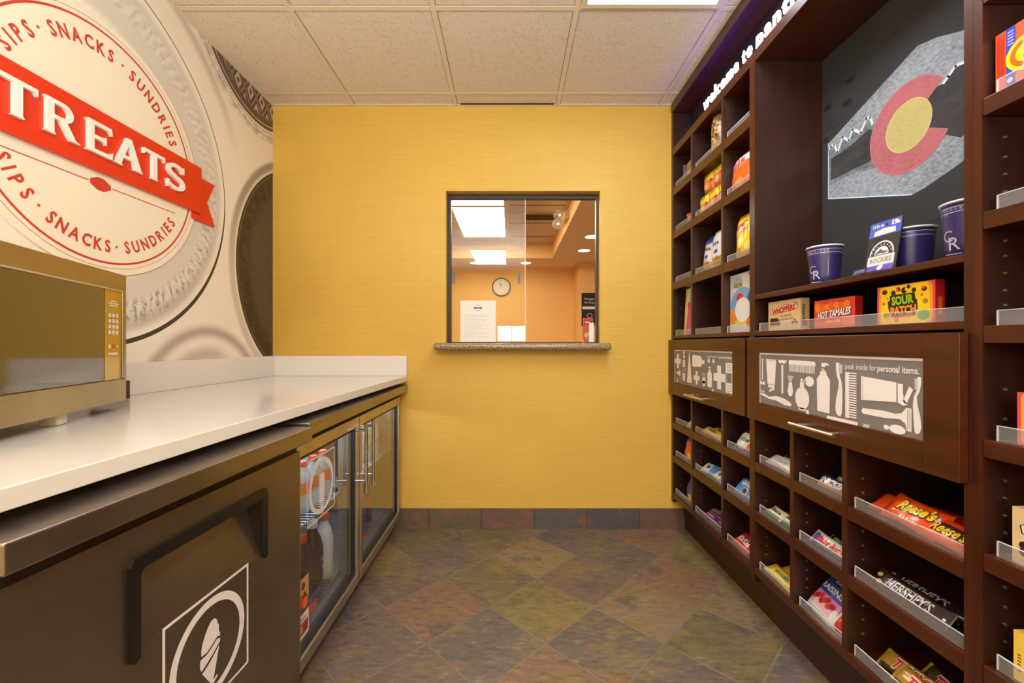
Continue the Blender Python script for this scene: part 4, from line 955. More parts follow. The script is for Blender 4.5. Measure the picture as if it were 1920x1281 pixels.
def bar(w, h, t, main, txt, tc, tsize, edge=None, stripe=None, bold=.03, seed=1, slant=.15, twidth=None, extra=None, rot=0):
    edge = edge or main
    def zone(u, v, s):
        if abs(u) > .88: return edge
        if stripe and stripe[0] < v < stripe[1]: return stripe[2]
        return main
    m, zf = pillow(w, h, t, zone, crimp='x', seed=seed, nx=28, ny=14)
    if extra: extra(m, zf)
    if txt == '~': squig(m, 0, 0, tsize * 3.6, tsize * .8, tc, zf, seed=seed)
    elif txt: m.text(txt, 0, -tsize * .35, tsize, tc, .0008, bold=bold, slant=slant, zf=zf, width=twidth, rot=rot)
    return m
def carton(w, h, d, front, side=None):
    m = MB(); m.box(-w / 2, w / 2, 0, h, -d, 0, front); 
    if side: m.M = I4; m.add([(w / 2 + .0002, 0, -d), (w / 2 + .0002, h, -d), (w / 2 + .0002, h, 0), (w / 2 + .0002, 0, 0)], [(3, 0, 1, 2)], side)
    return m
YEL = pk('bright_yellow_print', (250, 206, 20)); ORA = pk('orange_print', (232, 96, 20)); REDP = pk('red_print', (206, 30, 24)); WHP = pk('white_wrapper', (226, 224, 222)); BLK = pk('black_print', (24, 18, 18))
BRN = pk('dark_brown_wrapper', (54, 26, 20)); PUR = pk('purple_wrapper', (112, 40, 130)); LBL = pk('sky_blue_wrapper', (70, 140, 214)); DBL = pk('deep_blue_wrapper', (24, 50, 150)); GRN = pk('green_print', (90, 160, 40)); TAN = pk('tan_print', (222, 186, 130)); SIL = pk('silver_print', (190, 190, 190)); PNK = pk('pink_print', (226, 70, 90)); GLD = pk('gold_print', (206, 160, 60)); NAVY = pk('navy_purple', (40, 30, 86)); CRM = pk('cream_wrapper', (222, 214, 176)); LYE = pk('lemon_yellow_wrapper', (240, 200, 70))
ROW = 'boxed sweets on the narrow shelf under the chalkboard'

def squig(m, a, b, w, h, mat, zf, n=8, hh=.0008, seed=3):   # lettering too small to read: a row of strokes
    r = random.Random(seed); x = a - w / 2
    for i in range(n):
        k = w / n; q = k * r.uniform(.45, .8); y0 = b - h / 2; y1 = b + h / 2 * r.choice((.3, .5, 1.0))
        c = [(x, y0), (x + q, y0), (x + q, y1), (x, y1)]; m.add([(p, z, zf(p, z) + hh) for p, z in c], [(0, 1, 2, 3)], mat); x += k
# --- theatre boxes in the low nook
def whoppers(label, w=.18, h=.107, d=.03):
    m = carton(w, h, d, pk('beige_sweet_box', (226, 192, 142), .45), pk('beige_box_side', (206, 176, 128), .45))
    outl = [(-.075, .060), (-.078, .075), (-.065, .082), (-.05, .080), (-.03, .087), (-.01, .084), (.01, .092), (.03, .089), (.05, .097), (.07, .094), (.077, .08), (.07, .070), (.05, .072), (.03, .065), (.01, .068), (-.01, .062), (-.03, .064), (-.05, .058)]
    m.poly(outl, .0004, BLK); m.poly([(a * .965, (b - .076) * .9 + .076) for a, b in outl], .0007, pk('pale_cloud_print', (236, 214, 180)))
    m.text('WHOPPERS', 0, .0655, .026, REDP, .001, bold=.05, rot=.095, width=.13); m.text('THE ORIGINAL', .012, .048, .010, BRN, .0006, rot=.05); m.text('MALTED MILK BALLS', .012, .036, .010, BRN, .0006, rot=.05)
    for i in range(9): m.circ(-.07 + .011 * (i % 5), .026 + .012 * (i // 5), .0085, .0005 + .0001 * i, BRN, n=14)
    for i in range(3): m.circ(.05 + .010 * i, .026 + .004 * (i % 2), .006, .0006, BRN, n=12)
    m.M = frame((w / 2 + .0004, 0, -d), (0, 0, 1), (0, 1, 0)); m.M = frame((w / 2 + .0004, 0, 0), (0, 0, -1), (0, 1, 0)); m.text('WHOPPERS', .015, .05, .014, BRN, .0002, rot=1.57, bold=.03); m.rect(.006, .022, .012, .03, .0002, REDP)
    return fin(m, 'candy_box', label, 'box', ROW)
place(whoppers('beige box of malt balls, leftmost box below the chalkboard'), 1.537, .984, 1.1411)
m = carton(.163, .088, .022, pk('red_orange_sweet_box', (214, 50, 24), .4), pk('deep_red_box_side', (150, 20, 20), .4))
for i in range(7): m.poly([(-.08 + .02 * i, .070), (-.07 + .02 * i, .083 - .004 * (i % 3)), (-.055 + .02 * i, .074), (-.05 + .019 * i, .055), (-.07 + .02 * i, .048)], .0003 + .00005 * i, ORA if i % 2 else pk('flame_orange', (244, 130, 30)))
m.poly([(-.0810, .02), (.081, .03), (.081, .008), (-.081, .006)], .0003, ORA)
m.text('HOT TAMALES', .001, .0335, .031, pk('thick_dark_red_outline', (120, 14, 10)), .0007, bold=.07, rot=.07, slant=.25, width=.135); m.text('HOT TAMALES', 0, .034, .029, WHP, .0011, bold=.035, rot=.07, slant=.25, width=.132)
squig(m, 0, .020, .06, .006, YEL, lambda x, y: 0, 8)
place(fin(m, 'candy_box', 'red and orange flame box of cinnamon sweets, middle of the three boxes', 'box', ROW), 1.300, .984, 1.1411)
def sour(label, w=.156, h=.100, d=.022):
    m = carton(w, h, d, PNK, pk('crimson_box_side', (176, 24, 40), .4))
    m.poly([(-w / 2 + .006, .010), (-w / 2 + .010, .002), (w / 2 - .012, .002), (w / 2 - .006, .012), (w / 2 - .006, .088), (w / 2 - .012, .098), (-w / 2 + .010, .098), (-w / 2 + .006, .09)], .0002, pk('orange_yellow_fade', (248, 160, 40)))
    m.poly([(-w / 2 + .012, .012), (-w / 2 + .018, .0015), (w / 2 - .022, .0015), (w / 2 - .013, .014), (w / 2 - .013, .086), (w / 2 - .02, .0985), (-w / 2 + .018, .0985), (-w / 2 + .012, .088)], .0004, YEL)
    m.poly([(-.040, .062), (-.046, .060), (-.044, .040), (-.036, .020), (.030, .020), (.036, .038), (.034, .058), (.030, .062), (.028, .076), (-.030, .076), (-.040, .074)], .0006, BLK)
    for (x, y, r) in ((-.030, .080, .007), (-.016, .088, .006), (0, .084, .008), (.012, .092, .005), (.026, .082, .006)): m.circ(x, y, r, .0005, BLK, n=14)
    m.circ(-.018, .087, .004, .0009, ORA, n=12); m.circ(.006, .086, .004, .0009, YEL, n=12)
    m.text('SOUR', -.004, .051, .029, pk('lime_letter', (150, 200, 40)), .001, bold=.05, rot=.05, width=.060); m.text('PATCH', -.002, .026, .027, pk('orange_letter', (246, 140, 30)), .001, bold=.05, rot=.05, width=.070)
    m.poly([(-.028, .016), (.024, .018), (.024, .023), (-.028, .021)], .0009, PNK)
    for (x, y, r, c) in ((-.055, .085, .008, BRN), (-.058, .055, .005, ORA), (-.05, .025, .009, GRN), (.050, .020, .016, GRN), (.055, .052, .007, GRN), (.052, .082, .007, BRN), (.046, .068, .004, ORA), (-.02, .010, .006, ORA), (-.047, .068, .003, ORA)):
        m.circ(x, y, r, .0006, c, n=14, ry=r * .8)
    for (x, y, r) in ((-.047, .026, .005), (.055, .055, .004), (.05, .085, .004)): m.circ(x, y, r, .0008, PNK, n=12)
    m.M = frame((w / 2 + .0004, 0, 0), (0, 0, -1), (0, 1, 0)); m.text('SOUR PATCH', .011, .035, .010, ORA, .0002, rot=1.57, bold=.03, width=.05) if False else m.rect(.006, .016, .02, .06, .0002, ORA)
    return fin(m, 'candy_box', label, 'box', ROW)
place(sour('yellow box with pink edges and green and orange lettering, largest of the three boxes'), 1.066, .984, 1.1411)

# --- paper cups and souvenir pack
CUPN = pk('navy_paper_cup', (46, 38, 98), .35); CUPW = P('white_cup_rim', (236, 232, 234), .4); CUPG = pk('silver_cup_print', (186, 178, 190), .3)
def cup(label):
    m = MB(); H = .132; rb, rt = .040, .0495
    prof = [(rb, 0), (rb + (rt - rb) * .97, H * .97)]
    m.lathe([(rb - .002, .0), (rb, .001)] + [(rb + (rt - rb) * k, H * k) for k in (.25, .5, .75, .97)] + [(rt - .003, H * .97), (rb - .003, .006)], CUPN, n=36, axis='y')
    m.lathe([(rt - .001, H * .955), (rt + .003, H * .965), (rt + .003, H * .99), (rt, H), (rt - .003, H * .98)], CUPW, n=36, axis='y', cap=False)
    m.lathe([(rb + (rt - rb) * .885 + .0006, H * .885), (rb + (rt - rb) * .89 + .0006, H * .897)], CUPG, n=36, axis='y', cap=False)
    m.lathe([(rb + (rt - rb) * .80 + .0006, H * .80), (rb + (rt - rb) * .81 + .0006, H * .812)], CUPG, n=36, axis='y', cap=False)
    zf = lambda x, y: math.sqrt(max(1e-6, (rb + (rt - rb) * max(0, min(1, y / H)) + .0008) ** 2 - x * x))
    m.text('C', -.016, .042, .036, CUPG, .0003, zf=zf, bold=.0, res=4); m.text('R', -.003, .022, .042, CUPG, .0004, zf=zf, bold=.0, res=4)
    for i in range(8): m.text('ROCKIES'[i % 7], -.03 + i * .0085, H * .835, .008, CUPG, .0003, zf=zf)
    m.rect(-.02, .01, .012, .0135, .041, CUPG)
    return fin(m, 'paper_cup', label, 'cup', 'navy paper cups on the alcove shelf')
place(cup('navy paper cup with silver CR letters standing alone at the left of the alcove shelf'), 1.42, 1.046, 1.282, yaw=28)
place(cup('navy paper cup standing behind the black and blue souvenir pack'), 1.20, 1.130, 1.282, yaw=-75)
place(cup('navy paper cup at the right end of the alcove shelf, cut by the upright'), .968, 1.045, 1.282, yaw=10)
m = MB(); w, h = .104, .165; m.box(-w / 2, w / 2, 0, h, -.003, 0, P('black_card', (44, 40, 38), .5)); m.rect(-w / 2, w / 2, .122, h, .0003, pk('blue_card_header', (60, 90, 190)))
m.poly([(-.036, .125), (.036, .125), (.034, .140), (-.004, .144), (-.034, .138)], .0006, pk('ivory_label', (222, 214, 196))); m.circ(.004, .152, .004, .0007, BLK, n=14); m.rect(.020, .046, .147, .160, .0006, WHP); m.poly([(.036, .160), (.046, .160), (.046, .152)], .0008, REDP); m.rect(.026, .03, .149, .157, .0008, DBL)
squig(m, -.022, .154, .04, .009, WHP, lambda x, y: 0, 6)
m.circ(0, .066, .040, .0004, WHP, n=30, a0=0, a1=180); m.rect(-.044, .044, .036, .064, .0004, WHP); m.circ(0, .066, .036, .0006, BLK, n=30, a0=0, a1=180); m.circ(0, .066, .024, .0008, WHP, n=24, a0=0, a1=180); m.rect(-.040, .040, .041, .062, .0008, pk('ivory_label', (222, 214, 196)))
m.poly([(-.026, .066), (-.004, .084), (.004, .076), (.024, .073), (.01, .068), (-.004, .070)], .001, pk('mountain_purple', (90, 80, 120))); m.text('ROCKIES', 0, .044, .018, pk('soft_grey_letter', (130, 122, 130)), .001, bold=.02, width=.07); m.rect(-.025, .03, .030, .033, .0005, WHP)
for i in range(8):
    a = math.radians(160 - i * 20); m.text('COLORADO'[i], .030 * math.cos(a), .066 + .029 * math.sin(a) - .002, .009, WHP, .0009, rot=a - math.pi / 2)
place(fin(m, 'souvenir_pack', 'leaning black card souvenir pack with a blue header on the alcove shelf', 'souvenir pack'), 1.222, 1.052, 1.282, tilt=-9, roll=0)
m, zf = pillow(.13, .024, .010, lambda u, v, s: pk('violet_band', (92, 70, 170)) if u > -.1 else NAVY, crimp='x', nx=20, ny=8)
m.text('ROCKIES', -.035, -.004, .010, pk('lilac_letter', (176, 170, 206)), .0006, zf=zf); blob(m, .032, 0, .008, WHP, zf)
place(fin(m, 'wristband_pack', 'purple souvenir band lying in front of the black card and cup', 'souvenir pack'), 1.165, .985, 1.282, tilt=-25, roll=0)

# --- upper cubbies of the far unit
m = MB(); m.box(-.05, .05, 0, .092, -.05, 0, pk('khaki_box', (150, 128, 80), .5)); m.box(-.075, -.071, 0, .095, -.06, .01, pk('dim_clear_plate', (110, 98, 74), .3)); m.rect(-.045, .045, .01, .03, .0004, TAN)
place(fin(m, 'small_box', 'khaki box on the second shelf of the cubby nearest the yellow wall', 'box'), 2.33, .985, 2.004)
NUT, nt_, b_ = newmat('mixed_nuts_in_clear_pack'); t_ = NT(nt_); v_ = t_.n('ShaderNodeTexVoronoi'); nt_.links.new(t_.obj(), v_.inputs['Vector']); v_.inputs['Scale'].default_value = 95
nt_.links.new(t_.ramp(v_.outputs['Color'], [(.1, L3((70, 38, 16))), (.4, L3((150, 100, 50))), (.6, L3((214, 180, 120))), (.8, L3((110, 60, 26))), (.95, L3((240, 226, 190)))]), b_.inputs['Base Color']); b_.inputs['Roughness'].default_value = .2
m = MB(); m.lathe([(.040, 0), (.045, .005), (.047, .05), (.047, .135), (.044, .165), (.036, .175), (.036, .182), (.030, .186)], NUT, n=30, axis='y')
m.lathe([(.038, .168), (.038, .186)], pk('jar_lid_brown', (120, 92, 60)), n=30, axis='y')
place(fin(m, 'nut_jar', 'clear jar of mixed nuts in the top middle cubby of the far unit', 'jar'), 2.062, 1.022, 2.004)
ORC = pk('orange_cup', (226, 116, 36)); LAV = pk('lavender_cup', (168, 164, 180))
def scup(label, h, r, top):
    m = MB(); m.lathe([(r * .72, 0), (r * .86, h * .5)], LAV, n=26, axis='y'); m.lathe([(r * .86, h * .5), (r * .96, h * .9)], top, n=26, axis='y'); m.lathe([(r * 1.03, h * .9), (r * 1.03, h), (r * .98, h)], ORC, n=26, axis='y'); m.rect(-.01, .01, h * .2, h * .4, r * .88, pk('blue_print', (60, 80, 160)))
    return fin(m, 'snack_cup', label, 'snack cup', 'orange lidded snack cups')
place(scup('tall orange-rimmed snack cup at the back of the far cubby, third shelf', .142, .044, LAV), 2.315, 1.112, 1.749)
place(scup('short orange-topped snack cup in front of the tall one', .055, .048, ORC), 2.345, 1.015, 1.749)
# noodle packets
def noodle(label, seed):
    LYW = pk('noodle_yellow', (244, 210, 40)); NRD = pk('noodle_rose', (226, 110, 70))
    m, zf = pillow(.104, .103, .034, lambda u, v, s: LYW if v > .15 else NRD, seed=seed, nx=18, ny=18)
    for i in range(3): m.rect(-.036, .030 - i * .006, .040 - i * .009, .043 - i * .009, zf(0, .03) + .001, pk('brown_small_print', (120, 70, 20)))
    blob(m, .0, -.022, .032, pk('noodle_bowl', (220, 130, 80)), zf, ry=.026); blob(m, .0, -.020, .022, pk('noodle_light', (240, 196, 110)), zf, .0008, ry=.016); blob(m, .036, .0, .008, REDP, zf); blob(m, -.038, -.005, .009, REDP, zf)
    return fin(m, 'noodle_packet', label, 'food packet', 'yellow noodle packets')
nd = [('yellow noodle packet, left of the bottom row in the middle cubby', 2.184, 0), ('yellow noodle packet, middle of the bottom row', 2.083, 0), ('yellow noodle packet, right of the bottom row against the divider', 1.9865, 0)]
for i, (lb, y, _) in enumerate(nd): place(noodle(lb, 11 + i), y, 1.0, 1.749)
for i, (lb, y) in enumerate([('yellow noodle packet, left of the top row', 2.148), ('yellow noodle packet, middle of the top row', 2.045), ('yellow noodle packet at the right end of the top row', 1.987)]): place(noodle(lb, 15 + i), y, 1.006 + (.03 if i == 2 else 0), 1.853)
m, zf = pillow(.12, .155, .05, lambda u, v, s: REDP, seed=21); place(fin(m, 'chip_bag', 'plain bright red snack bag leaning behind the orange one', 'snack bag'), 1.842, 1.095, 1.749, yaw=10, roll=-8)
def z1(u, v, s): return WHP if v > .35 else (REDP if v > .1 else ORA)
m, zf = pillow(.155, .160, .05, lambda u, v, s: (REDP if v > .75 else WHP if v > .38 else pk('dusty_rose_band', (206, 110, 90)) if v > .1 + .3 * u * u else ORA), seed=22); squig(m, 0, .044, .09, .024, REDP, zf, 6); blob(m, .01, -.05, .034, pk('chip_orange', (240, 150, 60)), zf, ry=.02)
place(fin(m, 'chip_bag', 'white and orange snack bag with a red top in the third-row cubby by the alcove', 'snack bag', None), 1.826, 1.0, 1.749, tilt=-6)
# row with pretzels and crisps
m, zf = pillow(.05, .13, .03, lambda u, v, s: TAN if v < .3 else BLK, seed=23); place(fin(m, 'snack_bag', 'narrow tan snack bag at the divider of the far cubby, fourth shelf', 'snack bag'), 2.295, 1.03, 1.452)
m, zf = pillow(.12, .19, .045, lambda u, v, s: BRN if v > -.2 else TAN, seed=24); place(fin(m, 'snack_bag', 'brown snack bag standing behind the two white ones', 'snack bag'), 2.06, 1.075, 1.452, tilt=-4)
def pretzel(label, seed, top):
    m, zf = pillow(.125, .185, .05, lambda u, v, s: top if v > .45 else (pk('golden_biscuit', (222, 156, 60)) if v < -.45 else WHP), seed=seed)
    squig(m, 0, .022, .07, .018, BLK, zf, 6); blob(m, .0, -.018, .016, pk('blue_print', (60, 80, 160)), zf, ry=.010); blob(m, .01, -.06, .026, pk('biscuit_brown', (196, 124, 44)), zf, ry=.018)
    return fin(m, 'snack_bag', label, 'snack bag', 'white biscuit snack bags')
place(pretzel('white snack bag with a blue top, left one in the middle cubby', 25, pk('royal_blue_top', (50, 80, 190))), 2.16, 1.02, 1.452, tilt=-6, roll=-3)
place(pretzel('white snack bag with a pale top, against the middle cubby divider', 26, WHP), 2.028, 1.0, 1.452, tilt=-5, roll=3)
m, zf = pillow(.170, .195, .055, lambda u, v, s: (GLD if v > .8 else YEL), seed=27, nx=30, ny=26)
m.add([(x, y, zf(x, y) + .0008) for x, y in [(-.062, .044), (-.02, .050), (.02, .056), (.062, .062), (.066, .03), (.02, .022), (-.02, .016), (-.066, .010)]], [(0, 1, 6, 7), (1, 2, 5, 6), (2, 3, 4, 5)], REDP)
m.text("Lay's", -.004, .020, .036, WHP, .0016, bold=.04, zf=zf, rot=.12, slant=.15); blob(m, -.02, -.03, .03, pk('crisp_pale', (250, 224, 110)), zf, ry=.022); blob(m, .035, -.05, .026, pk('crisp_pale', (250, 224, 110)), zf, ry=.02); blob(m, -.035, -.065, .02, GLD, zf, ry=.014)
place(fin(m, 'chip_bag', 'yellow bag of potato crisps with a red banner beside the alcove upright', 'snack bag'), 1.792, .999, 1.452, tilt=-4)
# activity packs
m = MB(); m.box(-.07, .07, 0, .262, -.014, 0, WHP); m.rect(-.07, -.05, 0, .18, .0004, YEL); m.poly([(-.05, .0), (.07, .0), (.07, .15), (.01, .165), (-.03, .15)], .0003, pk('magenta_print', (214, 70, 140))); m.circ(-.005, .165, .03, .0006, REDP); m.circ(.0, .2, .022, .0007, pk('lavender_cup', (168, 164, 180))); m.circ(.03, .145, .014, .0008, GRN)
for i in range(5): m.circ(-.02 + .02 * i, .02 + .006 * (i % 2), .007, .0008, WHP, n=10)
m.poly([(-.0699, 0), (-.0699, .25), (-.05, .25), (-.055, 0)], .0002, YEL)
place(fin(m, 'activity_pack', 'tall white and pink card pack with a yellow edge in the far cubby', 'card pack'), 2.365, .99, 1.1411, tilt=-3)
m = MB(); m.box(-.098, .098, 0, .252, -.02, 0, pk('pale_card', (216, 212, 220))); m.circ(-.035, .215, .035, .0004, pk('soft_blue', (150, 180, 206)), ry=.026); m.poly([(-.07, .195), (.0, .195), (-.004, .210), (-.03, .215), (-.06, .208)], .0006, GRN); m.circ(-.03, .205, .010, .0007, ORA)
m.circ(0, .115, .092, .0004, pk('soft_sky', (116, 166, 206)), ry=.078); m.rect(-.098, .098, .03, .085, .0006, pk('leafy_yellow', (206, 206, 80))); m.circ(-.07, .07, .03, .0007, pk('coral_orange', (236, 140, 60)), ry=.034); m.circ(.07, .075, .026, .0007, GRN); m.circ(-.02, .150, .026, .0008, REDP, ry=.018); m.circ(.06, .145, .022, .0008, pk('blue_print', (60, 80, 160)))
m.circ(.004, .095, .060, .0012, WHP, ry=.052); m.circ(.05, .042, .018, .0013, ORA); m.rect(-.098, .098, 0, .03, .0008, pk('pale_card', (216, 212, 220))); m.poly([(.08, .11), (.098, .118), (.098, .10)], .0009, BLK); m.rect(.05, .08, .235, .247, .0006, NAVY)
place(fin(m, 'activity_pack', 'white card pack with a white disc on a blue sea picture', 'card pack'), 1.812, .985, 1.1411)

# --- lower cubbies, unit 1
def bag(w, h, t, zone, seed, y, x, z, tilt, label, roll=0, yaw=0, deco=None, name='snack_bag', group=None, crimp='y', lift=.0006):
    m, zf = pillow(w, h, t, zone, seed=seed, crimp=crimp)
    if deco: deco(m, zf)
    return place(fin(m, name, label, 'snack bag', group), y, x, z, tilt=tilt, roll=roll, yaw=yaw, lift=lift)
bag(.11, .09, .03, lambda u, v, s: WHP, 31, 2.335, 1.02, .632, -50, 'small white wrapper in the top far cubby under the door')
bag(.12, .145, .045, lambda u, v, s: PUR if v > .45 else (YEL if u < -.5 else ORA if v > -.2 else pk('rose_red', (206, 90, 90))), 32, 2.36, 1.005, .439, -10, 'purple and orange snack bag upright in the far cubby', deco=lambda m, zf: (blob(m, .02, -.04, .02, YEL, zf), blob(m, -.02, -.05, .012, GRN, zf), blob(m, 0, .02, .02, PNK, zf)))
bag(.10, .115, .04, lambda u, v, s: DBL if v > -.1 or u < 0 else GLD, 33, 2.345, 1.0, .2175, -8, 'deep blue and gold bag in the bottom far cubby', deco=lambda m, zf: blob(m, .03, -.03, .015, TAN, zf))
for i, (y, x, l, lb) in enumerate([(2.10, .992, .0, 'yellow snack wrapper at the front of the middle cubby'), (2.09, 1.035, .0, 'yellow snack wrapper behind the front one, middle cubby')]):
    m = bar(.235, .05, .028, LYE, '~', BRN, .020, edge=GLD, seed=34 + i, stripe=(-.9, -.4, TAN)); place(fin(m, 'snack_bar', lb, 'snack bar', 'yellow bars in the middle cubby'), y, x + .012, .632, tilt=-62, roll=(-2, 3)[i])
bag(.15, .105, .045, lambda u, v, s: DBL if (u * u + v * v) > .62 or v > .55 else WHP, 37, 1.800, 1.010, .632, -38, 'blue and white snack bag in the cubby left of the double upright', deco=lambda m, zf: (squig(m, 0, .0, .06, .018, BLK, zf, 6), blob(m, .05, -.02, .018, ORA, zf)))
for i, (y, x, rl, yw, tl, lb) in enumerate([(2.14, .992, 6, 0, -52, 'crumpled white and blue wrapper at the left of the middle cubby'), (2.02, .995, -8, 0, -55, 'crumpled white and blue wrapper at the right of the middle cubby'), (2.075, 1.06, 12, 0, -40, 'white wrapper sticking up behind the two others')]):
    bag(.12, .065, .026, lambda u, v, s: LBL if u > .35 else WHP, 40 + i, y, x + .008, .439, tl, lb, roll=rl, crimp='x', deco=lambda m, zf: blob(m, .0, .0, .012, DBL, zf), name='snack_bar', group='white and blue wrappers')
bag(.15, .085, .045, lambda u, v, s: LBL, 44, 1.802, .999, .439, -42, 'sky blue pack of sandwich cookies', crimp='x', deco=lambda m, zf: (m.text('OREO', .01, .006, .030, WHP, .001, zf=zf, bold=.05), blob(m, .018, -.018, .016, WHP, zf), blob(m, .018, -.018, .013, BRN, zf, .001), blob(m, -.062, .030, .008, PNK, zf)), name='cookie_pack')
for i, (y, x, lb) in enumerate([(2.12, .990, 'purple wrapped bar at the left front of the bottom middle cubby'), (2.01, .992, 'purple wrapped bar at the right front of the bottom middle cubby'), (2.16, 1.035, 'purple wrapped bar behind the left one')]):
    m = bar(.12, .048, .02, PUR, '~', TAN, .018, seed=46 + i, stripe=(.5, .9, TAN)); place(fin(m, 'candy_bar', lb, 'candy bar', 'purple wrapped bars'), y, x + .012, .2175, tilt=-68, roll=(4, -5, 8)[i])
m = bar(.12, .05, .022, BLK, '~', GLD, .02, seed=50, stripe=(-.3, .1, GLD)); place(fin(m, 'candy_bar', 'black and gold wrapped bar behind the purple ones', 'candy bar'), 2.025, 1.05, .2175, tilt=-60, roll=-6)
m = bar(.125, .075, .026, REDP, 'KitKat', WHP, .032, seed=51, slant=.2, extra=lambda m, zf: blob(m, 0, .0, .034, pk('dark_red_oval', (150, 14, 20)), zf, ry=.018)); place(fin(m, 'candy_bar', 'red wafer bar pack in the bottom cubby left of the double upright', 'candy bar'), 1.818, .996, .2175, tilt=-55, roll=-3)
# --- unit 2 lower left column
for i, (y, x, lb, rl) in enumerate([(1.562, .990, 'white wrapped bar at the front of the top cubby right of the double upright', -2), (1.555, 1.030, 'white and grey wrapped bar behind the front one', 3)]):
    m = bar(.17, .055, .026, WHP, '' if i else '~', SIL, .02, seed=53 + i, stripe=(.3, .95, BLK) if i else None); place(fin(m, 'candy_bar', lb, 'candy bar', 'white wrapped bars'), y, x + .012, .632, tilt=-58, roll=rl, lift=.0006)
for i, (y, x, lb) in enumerate([(1.60, .994, 'cream coloured patterned bar on the left of the middle cubby'), (1.511, .996, 'cream coloured patterned bar touching the divider')]):
    m = bar(.098, .048, .024, CRM, '~', BRN, .018, seed=56 + i, stripe=(-.95, -.5, GRN)); place(fin(m, 'candy_bar', lb, 'candy bar', 'cream patterned bars'), y, x + .008, .439, tilt=-62, roll=(-3, -5)[i])
for i, (y, x, lb) in enumerate([(1.560, .992, 'yellow wrapped bar lying at the front of the bottom cubby'), (1.552, 1.052, 'yellow wrapped bar lying behind the front one, bottom cubby')]):
    m = bar(.185, .056, .022, LYE, '~', pk('teal_letter', (60, 130, 130)), .022, seed=58 + i, slant=0, edge=YEL, extra=lambda m, zf: blob(m, .07, -.008, .014, REDP, zf)); place(fin(m, 'candy_bar', lb, 'candy bar', 'yellow bars in the bottom cubby'), y, x + .004, .2175, tilt=-72, roll=-2)
# --- unit 2 lower middle column
SNB = pk('chocolate_blue_wrapper', (60, 48, 110))
for i, (y, x, l, lb) in enumerate([(1.316, .992, 0, 'blue and white lettered chocolate bar at the front, upper cubby'), (1.312, 1.040, 0, 'lettered chocolate bar lying behind the front one, upper cubby')]):
    m = bar(.150, .044, .026, BRN if i else SNB, 'SNICKERS', WHP, .026, seed=60 + i, slant=.1, bold=.05, twidth=.115, edge=BRN, stripe=(-.95, -.6, pk('salmon_stripe', (206, 130, 110)))); place(fin(m, 'candy_bar', lb, 'candy bar', 'lettered chocolate bars'), y, x + .014, .632, tilt=-40, roll=-2)
def babyr(m, zf): blob(m, -.062, .001, .016, pk('violet_disc', (110, 80, 170)), zf, ry=.014)
m = bar(.175, .046, .026, WHP, 'Baby Ruth', REDP, .026, seed=62, slant=.25, bold=.05, twidth=.105, stripe=(-.95, -.5, pk('blue_grey_stripe', (90, 96, 150))), extra=babyr); place(fin(m, 'candy_bar', 'white bar with red script lettering and a violet disc, middle cubby', 'candy bar'), 1.325, 1.002, .439, tilt=-42, roll=-2)
for i, (y, x, lb) in enumerate([(1.34, 1.05, 'dark blue wrapped bar directly behind the white one'), (1.302, 1.105, 'dark silver wrapped bar deepest in the middle cubby')]):
    m = bar(.13, .045, .024, (BLK, SNB)[i], '~', SIL, .018, seed=64 + i, edge=SIL); place(fin(m, 'candy_bar', lb, 'candy bar'), y, x, .439, tilt=-60, roll=(5, -8)[i])
def rais(m, zf):
    blob(m, 0, .050, .030, NAVY, zf, .0006, ry=.010); squig(m, 0, .050, .03, .008, WHP, zf, 4, .0012); m.text('RAISINS', 0, .012, .026, WHP, .001, zf=zf, bold=.03, width=.088)
    for i in range(8): blob(m, -.035 + .010 * i, -.028 + .008 * (i % 3), .009, (REDP, pk('cherry_dark', (150, 20, 30)))[i % 2], zf, .0007 + .0001 * i)
def rz(u, v, s): return SIL if abs(v) > .86 else (pk('raisin_blue', (40, 66, 150)) if v > -.05 else (pk('raisin_pink', (224, 120, 190)) if v > -.3 else WHP if v < -.7 or abs(u) > .75 else pk('blush', (226, 170, 180))))
bag(.118, .145, .04, rz, 66, 1.362, 1.030, .2175, -40, 'blue and pink bag of raisins reclining in the bottom cubby', roll=-5, deco=rais, name='raisin_bag', group=None)
bag(.085, .11, .035, lambda u, v, s: SIL if abs(v) > .85 else (WHP if v > 0 or u < -.5 else REDP), 67, 1.275, 1.02, .2175, -42, 'white and red fruit bag partly hidden by the divider', deco=lambda m, zf: blob(m, .0, -.02, .018, REDP, zf), name='raisin_bag')
# --- unit 2 lower right column
REO = pk('vivid_orange_wrapper', (238, 76, 14)); RYL = pk('yellow_script', (250, 214, 40))
def reese(m, zf):
    m.text("Reese's", .008, -.004, .040, BRN, .0007, zf=zf, bold=.09, slant=.25, rot=.06, width=.094); m.text("Reese's", .008, -.003, .038, RYL, .0013, zf=zf, bold=.04, slant=.25, rot=.06, width=.090)
    squig(m, .01, -.022, .05, .010, WHP, zf, 6, .001); blob(m, .054, .012, .008, pk('pale_blue_dot', (196, 206, 230)), zf)
m = bar(.15, .078, .030, REO, '', RYL, .03, seed=70, extra=reese, edge=REO); place(fin(m, 'candy_bar', 'large orange peanut butter cup pack in the middle of the top right shelf', 'candy bar', 'orange peanut butter packs'), 1.062, 1.008, .632, tilt=-42, roll=-3)
m = bar(.13, .07, .026, REO, '', RYL, .03, seed=71, extra=lambda m, zf: blob(m, .04, -.01, .012, TAN, zf)); place(fin(m, 'candy_bar', 'orange pack lying at the left end of the top right shelf', 'candy bar', 'orange peanut butter packs'), 1.138, 1.036, .632, tilt=-58, roll=2)
m = bar(.12, .07, .026, REO, "Reese's", RYL, .034, seed=72, twidth=.08, stripe=(-.5, .5, BRN)); place(fin(m, 'candy_bar', 'orange and brown pack at the right end of the top right shelf', 'candy bar', 'orange peanut butter packs'), .968, 1.004, .632, tilt=-50, roll=-3)
